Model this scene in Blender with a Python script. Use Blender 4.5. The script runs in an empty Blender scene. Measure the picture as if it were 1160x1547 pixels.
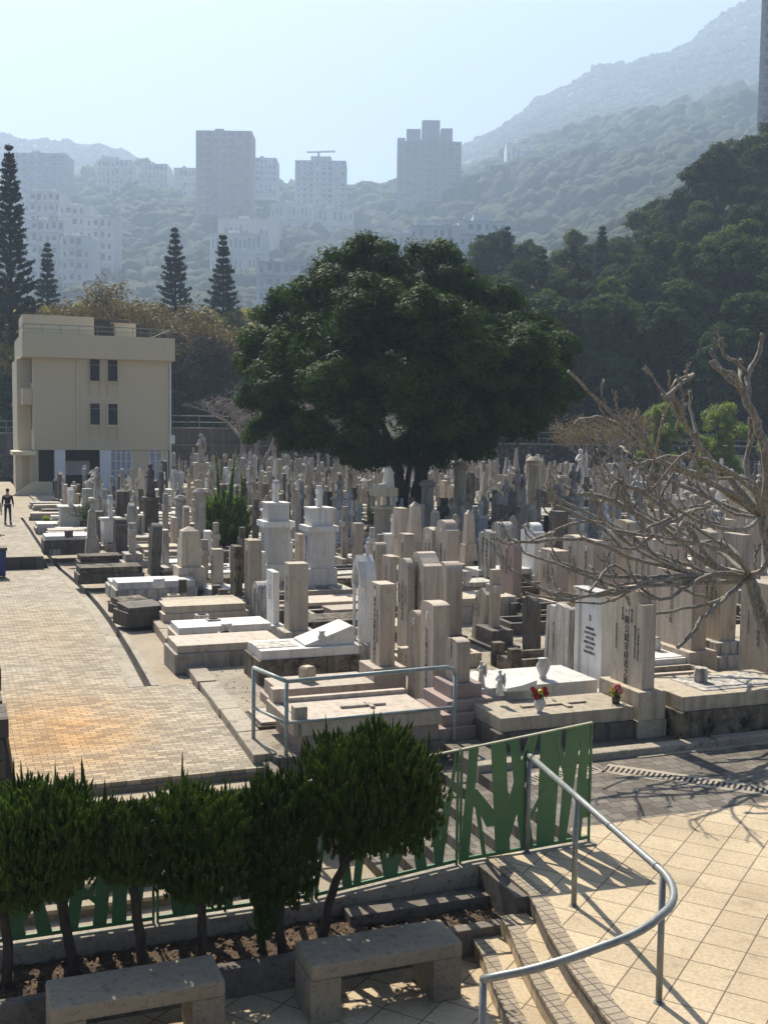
import bpy, bmesh, math, random
import numpy as np
from mathutils import Vector, Matrix
random.seed(7); RNG = np.random.default_rng(7)
PI = math.pi
sc = bpy.context.scene
C = sc.collection
# ------------------------------------------------------------------ camera frame
F = 1700.0; CAMH = 5.0
PITCH = math.atan(133.5/F); ROLL = math.radians(0.7)
RC = Matrix.Rotation(PI/2-PITCH, 3, 'X') @ Matrix.Rotation(ROLL, 3, 'Z')
def ray(x, y): return RC @ Vector(((x-580)/F, -(y-773.5)/F, -1.0))
def G(x, y, z=0.0):
    r = ray(x, y); t = (z-CAMH)/r.z
    return Vector((r.x*t, r.y*t, z))
def D(x, y, d):
    r = ray(x, y); t = d/r.y
    return Vector((r.x*t, d, CAMH+r.z*t))
def topix(p):
    q = RC.transposed() @ (Vector(p)-Vector((0,0,CAMH)))
    return (580+F*q.x/-q.z, 773.5-F*q.y/-q.z)
TH = math.radians(21.0); cT, sT = math.cos(TH), math.sin(TH)
def W(u, v, z=0.0): return Vector((u*cT-v*sT, u*sT+v*cT, z))
def UV(p): return (p[0]*cT+p[1]*sT, -p[0]*sT+p[1]*cT)
# ------------------------------------------------------------------ materials
def lin(c): return tuple(((x/255.0)/12.92 if x/255.0 <= .04045 else ((x/255.0+.055)/1.055)**2.4) for x in c)+(1.0,)
class NB:
    def __init__(s, name):
        s.m = bpy.data.materials.new(name); s.m.use_nodes = True
        s.t = s.m.node_tree; s.n = s.t.nodes; s.l = s.t.links
        s.b = s.n['Principled BSDF']; s.out = s.n['Material Output']
    def add(s, t, **kw):
        n = s.n.new(t)
        for k, v in kw.items(): setattr(n, k, v)
        return n
    def link(s, a, b): s.l.new(a, b)
    def coord(s, scale=(1,1,1), rot=(0,0,0), rnd=True, kind='Object'):
        tc = s.add('ShaderNodeTexCoord'); mp = s.add('ShaderNodeMapping')
        mp.inputs['Scale'].default_value = scale; mp.inputs['Rotation'].default_value = rot
        s.link(tc.outputs[kind], mp.inputs['Vector'])
        return mp.outputs[0]
    def noise(s, vec, scale, detail=4, rough=.6, rnd=True):
        n = s.add('ShaderNodeTexNoise'); n.noise_dimensions = '4D' if rnd else '3D'
        n.inputs['Scale'].default_value = scale; n.inputs['Detail'].default_value = detail; n.inputs['Roughness'].default_value = rough
        if vec is not None: s.link(vec, n.inputs['Vector'])
        if rnd:
            oi = s.add('ShaderNodeObjectInfo'); mu = s.add('ShaderNodeMath', operation='MULTIPLY'); mu.inputs[1].default_value = 37.0
            s.link(oi.outputs['Random'], mu.inputs[0]); s.link(mu.outputs[0], n.inputs['W'])
        return n.outputs['Fac']
    def ramp(s, fac, a, b, ca=(0,0,0,1), cb=(1,1,1,1)):
        r = s.add('ShaderNodeValToRGB'); e = r.color_ramp.elements
        e[0].position = a; e[1].position = b; e[0].color = ca; e[1].color = cb
        s.link(fac, r.inputs[0]); return r.outputs[0]
    def mix(s, fac, a, b, mode='MIX'):
        m = s.add('ShaderNodeMix', data_type='RGBA', blend_type=mode)
        if isinstance(fac, (int, float)): m.inputs[0].default_value = fac
        else: s.link(fac, m.inputs[0])
        for i, c in ((6, a), (7, b)):
            if isinstance(c, tuple): m.inputs[i].default_value = c
            else: s.link(c, m.inputs[i])
        return m.outputs[2]
    def math(s, op, a, b):
        m = s.add('ShaderNodeMath', operation=op)
        for i, c in ((0, a), (1, b)):
            if isinstance(c, (int, float)): m.inputs[i].default_value = c
            else: s.link(c, m.inputs[i])
        return m.outputs[0]
    def finish(s, col, rough=.8, bump=None, bstr=.3, bdist=.02, spec=.3):
        if isinstance(col, tuple): s.b.inputs['Base Color'].default_value = col
        else: s.link(col, s.b.inputs['Base Color'])
        s.b.inputs['Roughness'].default_value = rough
        s.b.inputs['Specular IOR Level'].default_value = spec
        if bump is not None:
            bn = s.add('ShaderNodeBump'); bn.inputs['Strength'].default_value = bstr; bn.inputs['Distance'].default_value = bdist
            s.link(bump, bn.inputs['Height']); s.link(bn.outputs[0], s.b.inputs['Normal'])
        return s.m
def stone(name, base, alt, stain, amt=.5, streak=.5, rough=.8, fine=60):
    """stone with mottling, vertical run-off streaks and patches of grime"""
    b = NB(name); v = b.coord()
    c = b.mix(b.noise(v, 2.5, 5), base, alt)
    g = b.noise(v, fine, 3, .7)
    c = b.mix(b.ramp(g, .35, .7), b.mix(1.0, c, (.72,.72,.72,1), 'MULTIPLY'), c)
    vs = b.coord(scale=(7,7,.55))
    st = b.ramp(b.noise(vs, 1.3, 6, .7), .58-.2*streak, .72-.12*streak)
    pt = b.ramp(b.noise(v, 3.2, 8, .75), .62-.2*amt, .71-.12*amt)
    k = b.math('MAXIMUM', b.math('MULTIPLY', st, streak), b.math('MULTIPLY', pt, amt))
    c = b.mix(k, c, stain)
    oi = b.add('ShaderNodeObjectInfo'); va = b.math('ADD', b.math('MULTIPLY', oi.outputs['Random'], .34), .80)
    cc = b.add('ShaderNodeCombineColor'); [b.link(va, cc.inputs[i]) for i in range(3)]
    c = b.mix(1.0, c, cc.outputs[0], 'MULTIPLY')
    return b.finish(c, rough, g, .25, .01)
def rgb(r, g, b): return (r, g, b, 1)
M = {}
M['granite'] = stone('granite_pink', rgb(.58,.49,.39), rgb(.46,.39,.315), rgb(.14,.115,.09), .42, .5, .7)
M['granite2'] = stone('granite_rose', rgb(.42,.32,.28), rgb(.34,.26,.23), rgb(.10,.08,.07), .3, .25, .7)
M['tan'] = stone('tan_stone', rgb(.58,.50,.37), rgb(.46,.395,.30), rgb(.11,.09,.065), .5, .5)
M['marble'] = stone('white_marble', rgb(.78,.76,.71), rgb(.64,.625,.59), rgb(.20,.185,.16), .4, .45, .5)
M['marble_old'] = stone('streaked_marble', rgb(.72,.68,.60), rgb(.54,.50,.44), rgb(.05,.045,.04), .65, .8)
M['dark'] = stone('blackened_stone', rgb(.22,.19,.16), rgb(.12,.105,.09), rgb(.025,.022,.02), .7, .7)
M['grey'] = stone('grey_stone', rgb(.54,.485,.405), rgb(.40,.355,.295), rgb(.07,.065,.06), .5, .6)
M['rough'] = stone('rough_mouldy_stone', rgb(.33,.275,.20), rgb(.20,.165,.125), rgb(.022,.02,.016), 1.0, .7, .9, 25)
def concrete(name, a, bcol, stain, amt, sc_=1.0, bst=.4):
    b = NB(name); v = b.coord()
    c = b.mix(b.ramp(b.noise(v, .5*sc_, 5, .6, False), .35, .65), a, bcol)
    n2 = b.noise(v, 9*sc_, 8, .75, False)
    c = b.mix(b.math('MULTIPLY', b.ramp(n2, .52, .68), amt), c, stain)
    n3 = b.noise(v, 90, 3, .7, False)
    c = b.mix(b.ramp(n3, .3, .65), b.mix(1.0, c, (.7,.7,.7,1), 'MULTIPLY'), c)
    w = b.noise(v, 1.7*sc_, 9, .7, False)
    c = b.mix(b.math('MULTIPLY', b.ramp(w, .55, .72), amt), c, stain)
    return b.finish(c, .9, n2, bst, .03)
M['ground'] = concrete('cemetery_concrete', rgb(.42,.36,.27), rgb(.27,.23,.175), rgb(.06,.052,.04), .85, 1.0, .7)
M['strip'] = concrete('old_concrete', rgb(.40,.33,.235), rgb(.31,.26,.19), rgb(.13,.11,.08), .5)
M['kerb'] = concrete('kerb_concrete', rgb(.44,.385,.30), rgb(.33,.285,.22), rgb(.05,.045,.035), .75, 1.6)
M['kerbd'] = concrete('mouldy_shaded_concrete', rgb(.22,.19,.15), rgb(.15,.13,.105), rgb(.03,.027,.022), .8, 1.6)  # mould tone; on the stair risers it carries their backlit shade
M['soil'] = concrete('dry_soil', rgb(.13,.085,.055), rgb(.085,.06,.04), rgb(.03,.024,.018), .7, 3.0, 1.0)
M['benchst'] = concrete('bench_terrazzo', rgb(.36,.30,.215), rgb(.27,.225,.165), rgb(.06,.052,.04), .6, 1.6)
def brickmat(name, c1, c2, mortar, bw, bh, ms, off=.5, rot=0, extra=None, light=None, bumpd=.004):
    b = NB(name); v = b.coord(rot=(0,0,rot))
    t = b.add('ShaderNodeTexBrick'); t.offset = off; t.squash = 1
    dn = b.add('ShaderNodeTexNoise'); dn.inputs['Scale'].default_value = 3.0; dn.inputs['Detail'].default_value = 4; b.link(v, dn.inputs['Vector'])
    ds = b.add('ShaderNodeVectorMath', operation='SCALE'); ds.inputs[3].default_value = .035 if off else .0; b.link(dn.outputs['Color'], ds.inputs[0])
    da = b.add('ShaderNodeVectorMath', operation='ADD'); b.link(v, da.inputs[0]); b.link(ds.outputs[0], da.inputs[1]); b.link(da.outputs[0], t.inputs['Vector'])
    t.inputs['Scale'].default_value = 1; t.inputs['Mortar Size'].default_value = ms; t.inputs['Mortar Smooth'].default_value = .2
    t.inputs['Brick Width'].default_value = bw; t.inputs['Row Height'].default_value = bh
    t.inputs['Color1'].default_value = c1; t.inputs['Color2'].default_value = c2; t.inputs['Mortar'].default_value = mortar
    t.inputs['Bias'].default_value = 0
    c = t.outputs['Color']
    n = b.noise(v, .6, 6, .65, False); c = b.mix(b.ramp(n, .3, .7), b.mix(1.0, c, (.72,.70,.66,1), 'MULTIPLY'), c)
    n2 = b.noise(v, 25, 6, .7, False); c = b.mix(b.ramp(n2, .3, .6), b.mix(1.0, c, (.68,.67,.65,1), 'MULTIPLY'), c)
    n3 = b.noise(v, 3.5, 7, .7, False); c = b.mix(b.math('MULTIPLY', b.ramp(n3, .56, .70), .35), c, rgb(.10,.085,.065))
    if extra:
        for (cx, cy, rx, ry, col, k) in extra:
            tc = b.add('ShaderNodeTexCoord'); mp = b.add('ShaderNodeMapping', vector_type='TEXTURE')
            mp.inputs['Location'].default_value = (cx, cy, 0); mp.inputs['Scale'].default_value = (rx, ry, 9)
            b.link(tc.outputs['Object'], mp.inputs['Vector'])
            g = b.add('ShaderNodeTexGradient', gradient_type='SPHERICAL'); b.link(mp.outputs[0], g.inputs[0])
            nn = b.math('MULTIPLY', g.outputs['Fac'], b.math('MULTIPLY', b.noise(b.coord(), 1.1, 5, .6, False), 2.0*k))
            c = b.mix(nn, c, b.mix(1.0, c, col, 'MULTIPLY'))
    return b.finish(c, .85, b.math('ADD', t.outputs['Fac'], b.math('MULTIPLY', n2, -.3)), -.5, bumpd)
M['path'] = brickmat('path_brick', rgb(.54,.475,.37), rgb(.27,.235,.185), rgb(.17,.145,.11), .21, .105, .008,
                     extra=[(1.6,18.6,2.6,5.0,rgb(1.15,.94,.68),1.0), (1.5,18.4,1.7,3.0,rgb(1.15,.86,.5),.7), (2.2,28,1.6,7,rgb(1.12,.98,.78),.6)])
M['road'] = brickmat('road_paver', rgb(.115,.10,.085), rgb(.23,.205,.17), rgb(.06,.052,.042), .22, .20, .008)
M['tile'] = brickmat('cream_tile', rgb(.60,.49,.335), rgb(.51,.41,.275), rgb(.17,.13,.09), .43, .43, .008, 0, math.radians(51))
M['nosing'] = brickmat('nosing_tile', rgb(.42,.35,.26), rgb(.34,.285,.215), rgb(.11,.09,.07), .16, .10, .007, 0, math.radians(0))
M['wallstone'] = brickmat('rubble_wall', rgb(.17,.15,.13), rgb(.10,.09,.08), rgb(.045,.04,.035), .5, .28, .02)
M['render'] = None
def flat(name, col, rough=.6, metal=0, var=.0, sc_=4, spec=.4, bump=0):
    b = NB(name); v = b.coord()
    n = b.noise(v, sc_, 6, .65)
    c = b.mix(b.ramp(n, .3, .7), col, tuple(x*(1-var) for x in col[:3])+(1,)) if var else col
    b.b.inputs['Metallic'].default_value = metal
    return b.finish(c, rough, n if bump else None, bump, .01, spec)
M['bldg'] = stone('cream_render', rgb(.78,.68,.48), rgb(.71,.61,.43), rgb(.42,.36,.26), .10, .25, .85, 90)
M['bldgw'] = flat('white_paint', rgb(.72,.73,.74), .6, 0, .12)
M['bldgd'] = flat('dark_interior', rgb(.10,.085,.07), .9, 0, .4)
M['glass'] = flat('window_glass', rgb(.045,.05,.055), .15, 0, .5, 2, .6)
M['curtain'] = flat('pale_curtain_glass', rgb(.42,.45,.50), .3, 0, .3, 2)
M['louvre'] = flat('dark_louvre', rgb(.04,.038,.035), .5)
M['railpaint'] = flat('grey_blue_paint', rgb(.36,.41,.39), .5, .1, .5, 14)
M['steel'] = flat('galvanised_pipe', rgb(.27,.285,.275), .45, .35, .4, 10)
M['green'] = flat('green_paint', rgb(.065,.175,.07), .45, 0, .3, 2.5, .4)
M['greentop'] = flat('worn_green_edge', rgb(.36,.36,.24), .6, 0, .4, 8)
M['ink'] = flat('engraved_letters', rgb(.035,.03,.028), .7)
M['inkl'] = flat('faded_letters', rgb(.12,.10,.085), .8)
M['black'] = flat('black_pit', rgb(.012,.011,.01), .9)
M['iron'] = flat('iron_grate', rgb(.16,.155,.145), .6, .3, .3, 20)
M['terra'] = flat('dark_pot', rgb(.13,.10,.085), .8, 0, .4, 12)
M['red'] = flat('red_petals', rgb(.45,.015,.02), .6, 0, .5, 40)
M['yellow'] = flat('yellow_petals', rgb(.75,.55,.04), .6, 0, .3, 40)
M['pinkf'] = flat('pink_petals', rgb(.7,.18,.16), .6, 0, .3, 40)
M['blue'] = flat('blue_plastic', rgb(.02,.05,.20), .4, 0, .2)
M['skin'] = flat('skin', rgb(.42,.25,.17), .6)
M['hair'] = flat('black_hair', rgb(.015,.012,.01), .6)
M['cloth_dark'] = flat('dark_cloth', rgb(.02,.021,.025), .9, 0, .3, 12)
M['cloth_pale'] = flat('pale_cloth', rgb(.50,.52,.45), .9, 0, .2, 12)
M['cloth_white'] = flat('white_cloth', rgb(.72,.72,.74), .9)
def leaf(name, a, b_, trans=.25, rough=.5, spec=.35):
    b = NB(name); v = b.coord()
    n = b.ramp(b.noise(v, .9 if name != 'far_canopy' else .022, 5, .65), .35, .65); n2 = b.ramp(b.noise(v, 14, 2, .6), .3, .7) if name != 'far_canopy' else b.ramp(b.noise(v, .35, 6, .8), .4, .6)
    c = b.mix(n2, b.mix(n, a, b_), b.mix(.5, a, b_)); c = b.mix(b.math('MULTIPLY', n2, .5), c, b.mix(1.0, c, (.6,.62,.55,1), 'MULTIPLY'))
    oi = b.add('ShaderNodeObjectInfo'); va = b.math('ADD', b.math('MULTIPLY', oi.outputs['Random'], .7), .65)
    cc = b.add('ShaderNodeCombineColor'); [b.link(va, cc.inputs[i]) for i in range(3)]
    if trans > 0: c = b.mix(1.0, c, cc.outputs[0], 'MULTIPLY')
    b.finish(c, rough, spec=spec)
    tr = b.add('ShaderNodeBsdfTranslucent'); mx = b.add('ShaderNodeMixShader'); mx.inputs[0].default_value = trans
    b.link(b.mix(1.0, c, (1.7,2.1,.5,1), 'MULTIPLY'), tr.inputs['Color'])
    b.link(b.b.outputs[0], mx.inputs[1]); b.link(tr.outputs[0], mx.inputs[2]); b.link(mx.outputs[0], b.out.inputs['Surface'])
    return b.m
M['lf_mango'] = leaf('mango_leaf', rgb(.058,.092,.018), rgb(.018,.032,.008), .2, .6, .07)
M['lf_forest'] = leaf('forest_leaf', rgb(.060,.088,.022), rgb(.026,.042,.012), .18, .75, .05)
M['lf_forest2'] = leaf('olive_leaf', rgb(.085,.10,.028), rgb(.05,.066,.020), .28, .8, .04)
M['lf_yellow'] = leaf('yellowing_leaf', rgb(.36,.27,.05), rgb(.15,.14,.04), .3, .6)
M['lf_brown'] = leaf('brown_leaf', rgb(.27,.17,.07), rgb(.16,.105,.05), .2, .7)
M['lf_bright'] = leaf('bright_leaf', rgb(.24,.28,.03), rgb(.13,.17,.025), .4, .6)
M['lf_juniper'] = leaf('juniper_scale', rgb(.095,.14,.028), rgb(.030,.056,.012), .25, .7, .08)
M['lf_sunlit_tip'] = leaf('juniper_sunlit_tip', rgb(.20,.25,.05), rgb(.12,.17,.035), .35, .6)  # yellower new growth, with the sunlit brightness of upper tips put into the colour
M['lf_conifer'] = leaf('conifer_needle', rgb(.035,.05,.028), rgb(.022,.034,.02), .1, .7)
M['lf_dry'] = leaf('dry_leaf', rgb(.24,.15,.08), rgb(.12,.075,.04), .15, .8)
M['lf_far'] = leaf('far_canopy', rgb(.060,.078,.034), rgb(.014,.026,.015), .0, .9, .05)
def bark(name, a, b_, s=10):
    b = NB(name); v = b.coord(scale=(1,1,.35)); n = b.noise(v, s, 6, .7)
    return b.finish(b.mix(b.ramp(n, .35, .65), a, b_), .9, n, .7, .03)
M['bark'] = bark('dark_bark', rgb(.075,.058,.045), rgb(.03,.024,.02))
M['barkg'] = bark('grey_twig', rgb(.32,.27,.235), rgb(.17,.145,.125))
M['barkf'] = bark('pale_knobbly_bark', rgb(.38,.345,.285), rgb(.10,.088,.072), 26)
# ------------------------------------------------------------------ mesh helpers
class MB:
    def __init__(s): s.v = []; s.f = []
    def quadv(s, pts):
        n = len(s.v); s.v += [tuple(p) for p in pts]; s.f.append(tuple(range(n, n+len(pts)))); return s
    def box(s, x0, x1, y0, y1, z0, z1, taper=0, tx=0, ty=0):
        n = len(s.v); t = taper
        s.v += [(x0,y0,z0),(x1,y0,z0),(x1,y1,z0),(x0,y1,z0),(x0+t+tx,y0+t+ty,z1),(x1-t+tx,y0+t+ty,z1),(x1-t+tx,y1-t+ty,z1),(x0+t+tx,y1-t+ty,z1)]
        s.f += [(n+3,n+2,n+1,n),(n+4,n+5,n+6,n+7),(n,n+1,n+5,n+4),(n+1,n+2,n+6,n+5),(n+2,n+3,n+7,n+6),(n+3,n,n+4,n+7)]
        return s
    def prism(s, pts, a0, a1, axis='x'):
        """outline pts (p,q) extruded along axis: x -> (a,p,q); z -> (p,q,a); y -> (p,a,q)"""
        n = len(s.v); k = len(pts)
        def mk(a, p, q): return (a,p,q) if axis=='x' else ((p,q,a) if axis=='z' else (p,a,q))
        s.v += [mk(a0,p,q) for p,q in pts]+[mk(a1,p,q) for p,q in pts]
        s.f.append(tuple(range(n+k-1, n-1, -1))); s.f.append(tuple(range(n+k, n+2*k)))
        for i in range(k):
            j = (i+1) % k; s.f.append((n+i, n+j, n+k+j, n+k+i))
        return s
    def lathe(s, prof, cx=0, cy=0, n=14, sx=1, sy=1, flute=0):
        b = len(s.v); k = len(prof)
        for r, z in prof:
            for i in range(n):
                rr = r*(1-flute*(i % 2)); a = 2*PI*i/n
                s.v.append((cx+rr*sx*math.cos(a), cy+rr*sy*math.sin(a), z))
        for j in range(k-1):
            for i in range(n):
                i2 = (i+1) % n
                s.f.append((b+j*n+i, b+j*n+i2, b+(j+1)*n+i2, b+(j+1)*n+i))
        s.f.append(tuple(b+i for i in range(n-1,-1,-1))); s.f.append(tuple(b+(k-1)*n+i for i in range(n)))
        return s
    def tube(s, pts, rads, n=8, cap=True):
        pts = [Vector(p) for p in pts]
        if isinstance(rads, (int, float)): rads = [rads]*len(pts)
        b = len(s.v); up = Vector((0,0,1)); prev = None
        for i, p in enumerate(pts):
            d = (pts[min(i+1,len(pts)-1)]-pts[max(i-1,0)])
            if d.length < 1e-9: d = Vector((0,0,1))
            d.normalize()
            if prev is None:
                a = up if abs(d.z) < .9 else Vector((1,0,0)); x = d.cross(a).normalized()
            else:
                x = (prev-d*prev.dot(d));
                x = x.normalized() if x.length > 1e-6 else d.cross(up).normalized()
            prev = x; y = d.cross(x)
            for k in range(n):
                a = 2*PI*k/n; s.v.append(tuple(p+(x*math.cos(a)+y*math.sin(a))*rads[i]))
        for i in range(len(pts)-1):
            for k in range(n):
                k2 = (k+1) % n; s.f.append((b+i*n+k, b+i*n+k2, b+(i+1)*n+k2, b+(i+1)*n+k))
        if cap:
            s.f.append(tuple(b+k for k in range(n-1,-1,-1))); s.f.append(tuple(b+(len(pts)-1)*n+k for k in range(n)))
        return s
    def mesh(s, name, mat, bevel=0, smooth=False):
        me = bpy.data.meshes.new(name); me.from_pydata(s.v, [], s.f); 
        bm = bmesh.new(); bm.from_mesh(me)
        bmesh.ops.recalc_face_normals(bm, faces=bm.faces)
        if bevel:
            ed = [e for e in bm.edges if len(e.link_faces) == 2 and e.calc_face_angle(0) > .5]
            bmesh.ops.bevel(bm, geom=ed, offset=bevel, segments=2, affect='EDGES', clamp_overlap=True, profile=.6)
        bm.to_mesh(me); bm.free()
        me.materials.append(mat)
        if smooth: me.polygons.foreach_set('use_smooth', [True]*len(me.polygons))
        return me
    def obj(s, name, mat, parent=None, bevel=0, smooth=False, loc=(0,0,0), rz=0):
        return put(name, s.mesh(name, mat, bevel, smooth), parent, loc, rz)
def put(name, me, parent=None, loc=(0,0,0), rz=0):
    o = bpy.data.objects.new(name, me); C.objects.link(o)
    o.location = loc; o.rotation_euler = (0,0,rz)
    if parent: o.parent = parent
    return o
def tag(o, label=None, cat=None, group=None, kind=None):
    if label: o['label'] = label
    if cat: o['category'] = cat
    if group: o['group'] = group
    if kind: o['kind'] = kind
    return o
def empty(name, loc, rz=0, label=None, cat=None, group=None):
    o = bpy.data.objects.new(name, None); o.empty_display_size = .2; C.objects.link(o)
    o.location = loc; o.rotation_euler = (0,0,rz); return tag(o, label, cat, group)
KIDS = {}
def children(o): return [c for c in list(o.children)]
def copy_tree(o, parent=None):
    c = o.copy(); C.objects.link(c)
    if parent: c.parent = parent
    for ch in children(o): copy_tree(ch, c)
    return c
def npmesh(name, V, Fq, mat, smooth=False):
    me = bpy.data.meshes.new(name); nv, nf, k = len(V), len(Fq), Fq.shape[1]
    me.vertices.add(nv); me.vertices.foreach_set('co', V.astype(np.float32).ravel())
    me.loops.add(nf*k); me.loops.foreach_set('vertex_index', Fq.astype(np.int32).ravel())
    me.polygons.add(nf); me.polygons.foreach_set('loop_start', np.arange(0, nf*k, k, dtype=np.int32))
    me.polygons.foreach_set('loop_total', np.full(nf, k, dtype=np.int32))
    if smooth: me.polygons.foreach_set('use_smooth', np.ones(nf, dtype=bool))
    me.update(calc_edges=True); me.validate(); me.materials.append(mat); return me
def rnd_unit(n):
    v = RNG.normal(size=(n,3)); return v/np.linalg.norm(v, axis=1)[:,None]
def leaves(P, Nrm, size, aspect=.42, fold=0):
    """pointed four-cornered leaves at P facing Nrm"""
    n = len(P); t = rnd_unit(n); t -= Nrm*(t*Nrm).sum(1)[:,None]; t /= np.linalg.norm(t, axis=1)[:,None]+1e-9
    b = np.cross(Nrm, t); s = (size*(.7+.6*RNG.random(n)))[:,None] if not isinstance(size, np.ndarray) else size[:,None]
    V = np.stack([P-t*s*.5, P+b*s*aspect*.5, P+t*s*.5, P-b*s*aspect*.5], 1).reshape(-1,3)
    return V, np.arange(4*n).reshape(-1,4)
def join(parts):
    V = []; Fs = []; o = 0
    for v, f in parts: V.append(v); Fs.append(f+o); o += len(v)
    return np.concatenate(V), np.concatenate(Fs)
def clumps(cs, rs, per, size, aspect=.42, upb=.35, flat_=.8, dirs=None):
    """leaf clumps: centres cs, radii rs"""
    cs = np.asarray(cs, float); rs = np.asarray(rs, float)
    idx = np.repeat(np.arange(len(cs)), per); n = len(idx)
    d = rnd_unit(n); r = RNG.random(n)**.45
    P = cs[idx]+d*np.array([1,1,flat_])*(r*rs[idx])[:,None]
    Nn = (d*.8+np.array([0,0,upb])+rnd_unit(n)*.7 if dirs is None else d*.5+dirs[idx]*.6+np.array([0,0,.25])+rnd_unit(n)*.5); Nn /= np.linalg.norm(Nn, axis=1)[:,None]
    return leaves(P, Nn, size, aspect)
def limb_tube(mb, p0, p1, r0, r1, seed, bend=.15, k=6, n=7):
    r = random.Random(seed); p0 = Vector(p0); p1 = Vector(p1); L = (p1-p0).length
    off = Vector((r.uniform(-1,1), r.uniform(-1,1), r.uniform(-.5,1)))*L*bend
    pts = []; rr = []
    for i in range(k+1):
        t = i/k; pts.append(p0.lerp(p1, t)+off*math.sin(PI*t)+Vector((r.uniform(-1,1), r.uniform(-1,1), 0))*L*.012); rr.append(r0+(r1-r0)*t)
    mb.tube(pts, rr, n); return pts

# ------------------------------------------------------------------ world, sun, camera, haze
SUN_AZ = math.radians(-24); SUN_EL = math.radians(49)
w = bpy.data.worlds.new('World'); sc.world = w; w.use_nodes = True
nt = w.node_tree; bg = nt.nodes['Background']; sky = nt.nodes.new('ShaderNodeTexSky'); sky.sky_type = 'NISHITA'
sky.sun_disc = False; sky.sun_elevation = SUN_EL; sky.sun_rotation = SUN_AZ; sky.altitude = 50; sky.air_density = 1.0; sky.dust_density = 1.2; sky.ozone_density = 2.1
tint = nt.nodes.new('ShaderNodeMix'); tint.data_type = 'RGBA'; tint.blend_type = 'MULTIPLY'; tint.inputs[0].default_value = 1; tint.inputs[7].default_value = (.98,.955,1.0,1)
nt.links.new(sky.outputs[0], tint.inputs[6]); nt.links.new(tint.outputs[2], bg.inputs[0]); bg.inputs[1].default_value = .050
sl = bpy.data.lights.new('sun', 'SUN'); sl.energy = 5.0; sl.angle = math.radians(.5); sl.color = (1, .92, .79)
so = bpy.data.objects.new('sun', sl); C.objects.link(so)
sd = Vector((math.sin(SUN_AZ)*math.cos(SUN_EL), math.cos(SUN_AZ)*math.cos(SUN_EL), math.sin(SUN_EL)))
so.rotation_euler = (-sd).to_track_quat('-Z', 'Y').to_euler(); so.location = (0,0,30)
cd = bpy.data.cameras.new('camera'); co = bpy.data.objects.new('camera', cd); C.objects.link(co); sc.camera = co
cd.sensor_fit = 'HORIZONTAL'; cd.sensor_width = 36; cd.lens = 36*F/1160; cd.clip_start = .1; cd.clip_end = 6000
FD = lambda d: d if d <= 190 else 190+(d-190)*1.85
co.location = (0,0,CAMH); co.rotation_euler = RC.to_euler()
sc.view_settings.view_transform = 'Standard'; sc.view_settings.look = 'None'; sc.view_settings.exposure = 1.22; sc.view_settings.gamma = 1
sc.cycles.volume_bounces = 1; sc.cycles.max_bounces = 6; sc.cycles.transparent_max_bounces = 8
HAZE = .00046
#SECTION_GROUND
hz = MB().box(-2500,2500,-40,2330,-4,870); ho = hz.obj('haze', M['black']); ho.data.materials.clear()
hm = bpy.data.materials.new('haze_air'); hm.use_nodes = True; t_ = hm.node_tree; t_.nodes.remove(t_.nodes['Principled BSDF'])
pv = t_.nodes.new('ShaderNodeVolumePrincipled'); pv.inputs['Color'].default_value = (.60,.765,1,1); pv.inputs['Density'].default_value = HAZE; pv.inputs['Anisotropy'].default_value = .25
t_.links.new(pv.outputs[0], t_.nodes['Material Output'].inputs['Volume']); ho.data.materials.append(hm); tag(ho, kind='stuff')

def struct(o): return tag(o, kind='structure')
def cu(v): return .42*math.sin(PI*min(1,max(0,(v-20.5)/26)))-.12*min(1,max(0,(v-46)/5))
def slabrun(u0, u1, st, th=.25, du=None):
    """closed strip between u0 and u1 through stations (v, z)"""
    mb = MB(); n = len(st)
    for v, z in st: c0 = cu(v) if u0 > 2.5 else 0; c1 = cu(v) if u1 < 4.2 and u1 > 2.5 else 0; mb.v += [(u0+c0,v,z),(u1+c1,v,z),(u1+c1,v,z-th),(u0+c0,v,z-th)]
    for i in range(n-1):
        a, b = 4*i, 4*i+4
        mb.f += [(a,a+1,b+1,b),(a+1,a+2,b+2,b+1),(a+2,a+3,b+3,b+2),(a+3,a,b,b+3)]
    mb.f += [(0,1,2,3),(4*n-4,4*n-1,4*n-2,4*n-3)]
    return mb
struct(MB().quadv([(-2450,-30,-2.2),(2450,-30,-2.2),(2450,2300,-2.2),(-2450,2300,-2.2)]).obj('ground', M['soil']))
def jag(u0, v0, u1, v1, n, amp): 
    r = random.Random(3); return [(u0+(u1-u0)*i/n+(r.uniform(-amp,amp) if 0<i<n else 0), v0+(v1-v0)*i/n+(r.uniform(-amp,amp) if 0<i<n else 0)) for i in range(n+1)]
CZ = .08
KU = lambda v: float(np.interp(v,[15.7,17,21,27,33,50],[4.02,4.08,4.25,4.52,4.74,4.6]))
struct(MB().prism([(KU(v)+.3,v) for v in (15.66,17,19,21,24,27,30,33,40,50,80,140)]+[(95,140),(95,15.66)], -.25, CZ, 'z').obj('cemetery_ground', M['ground'], rz=TH))
struct(MB().box(7.0,95,14.5,15.65,-.25,CZ+.004).obj('cemetery_verge', M['kerbd'], rz=TH))
STN = [(15.55,0),(20,0),(42,-.4)]
def pz(v): return 0 if v < 20 else (-.4*(v-20)/22 if v < 42 else (-.4+.4*min(1,(v-42)/10)))
def stn(a, b, dz=0, n=12): return [(a+(b-a)*i/n, pz(a+(b-a)*i/n)+dz) for i in range(n+1)]
mb = slabrun(.75, 4.22, stn(15.55, 21.2)); m2 = slabrun(.75, 3.0, stn(21.2, 42.2)); o_ = len(mb.v); mb.v += m2.v; mb.f += [tuple(i+o_ for i in f) for f in m2.f]
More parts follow.
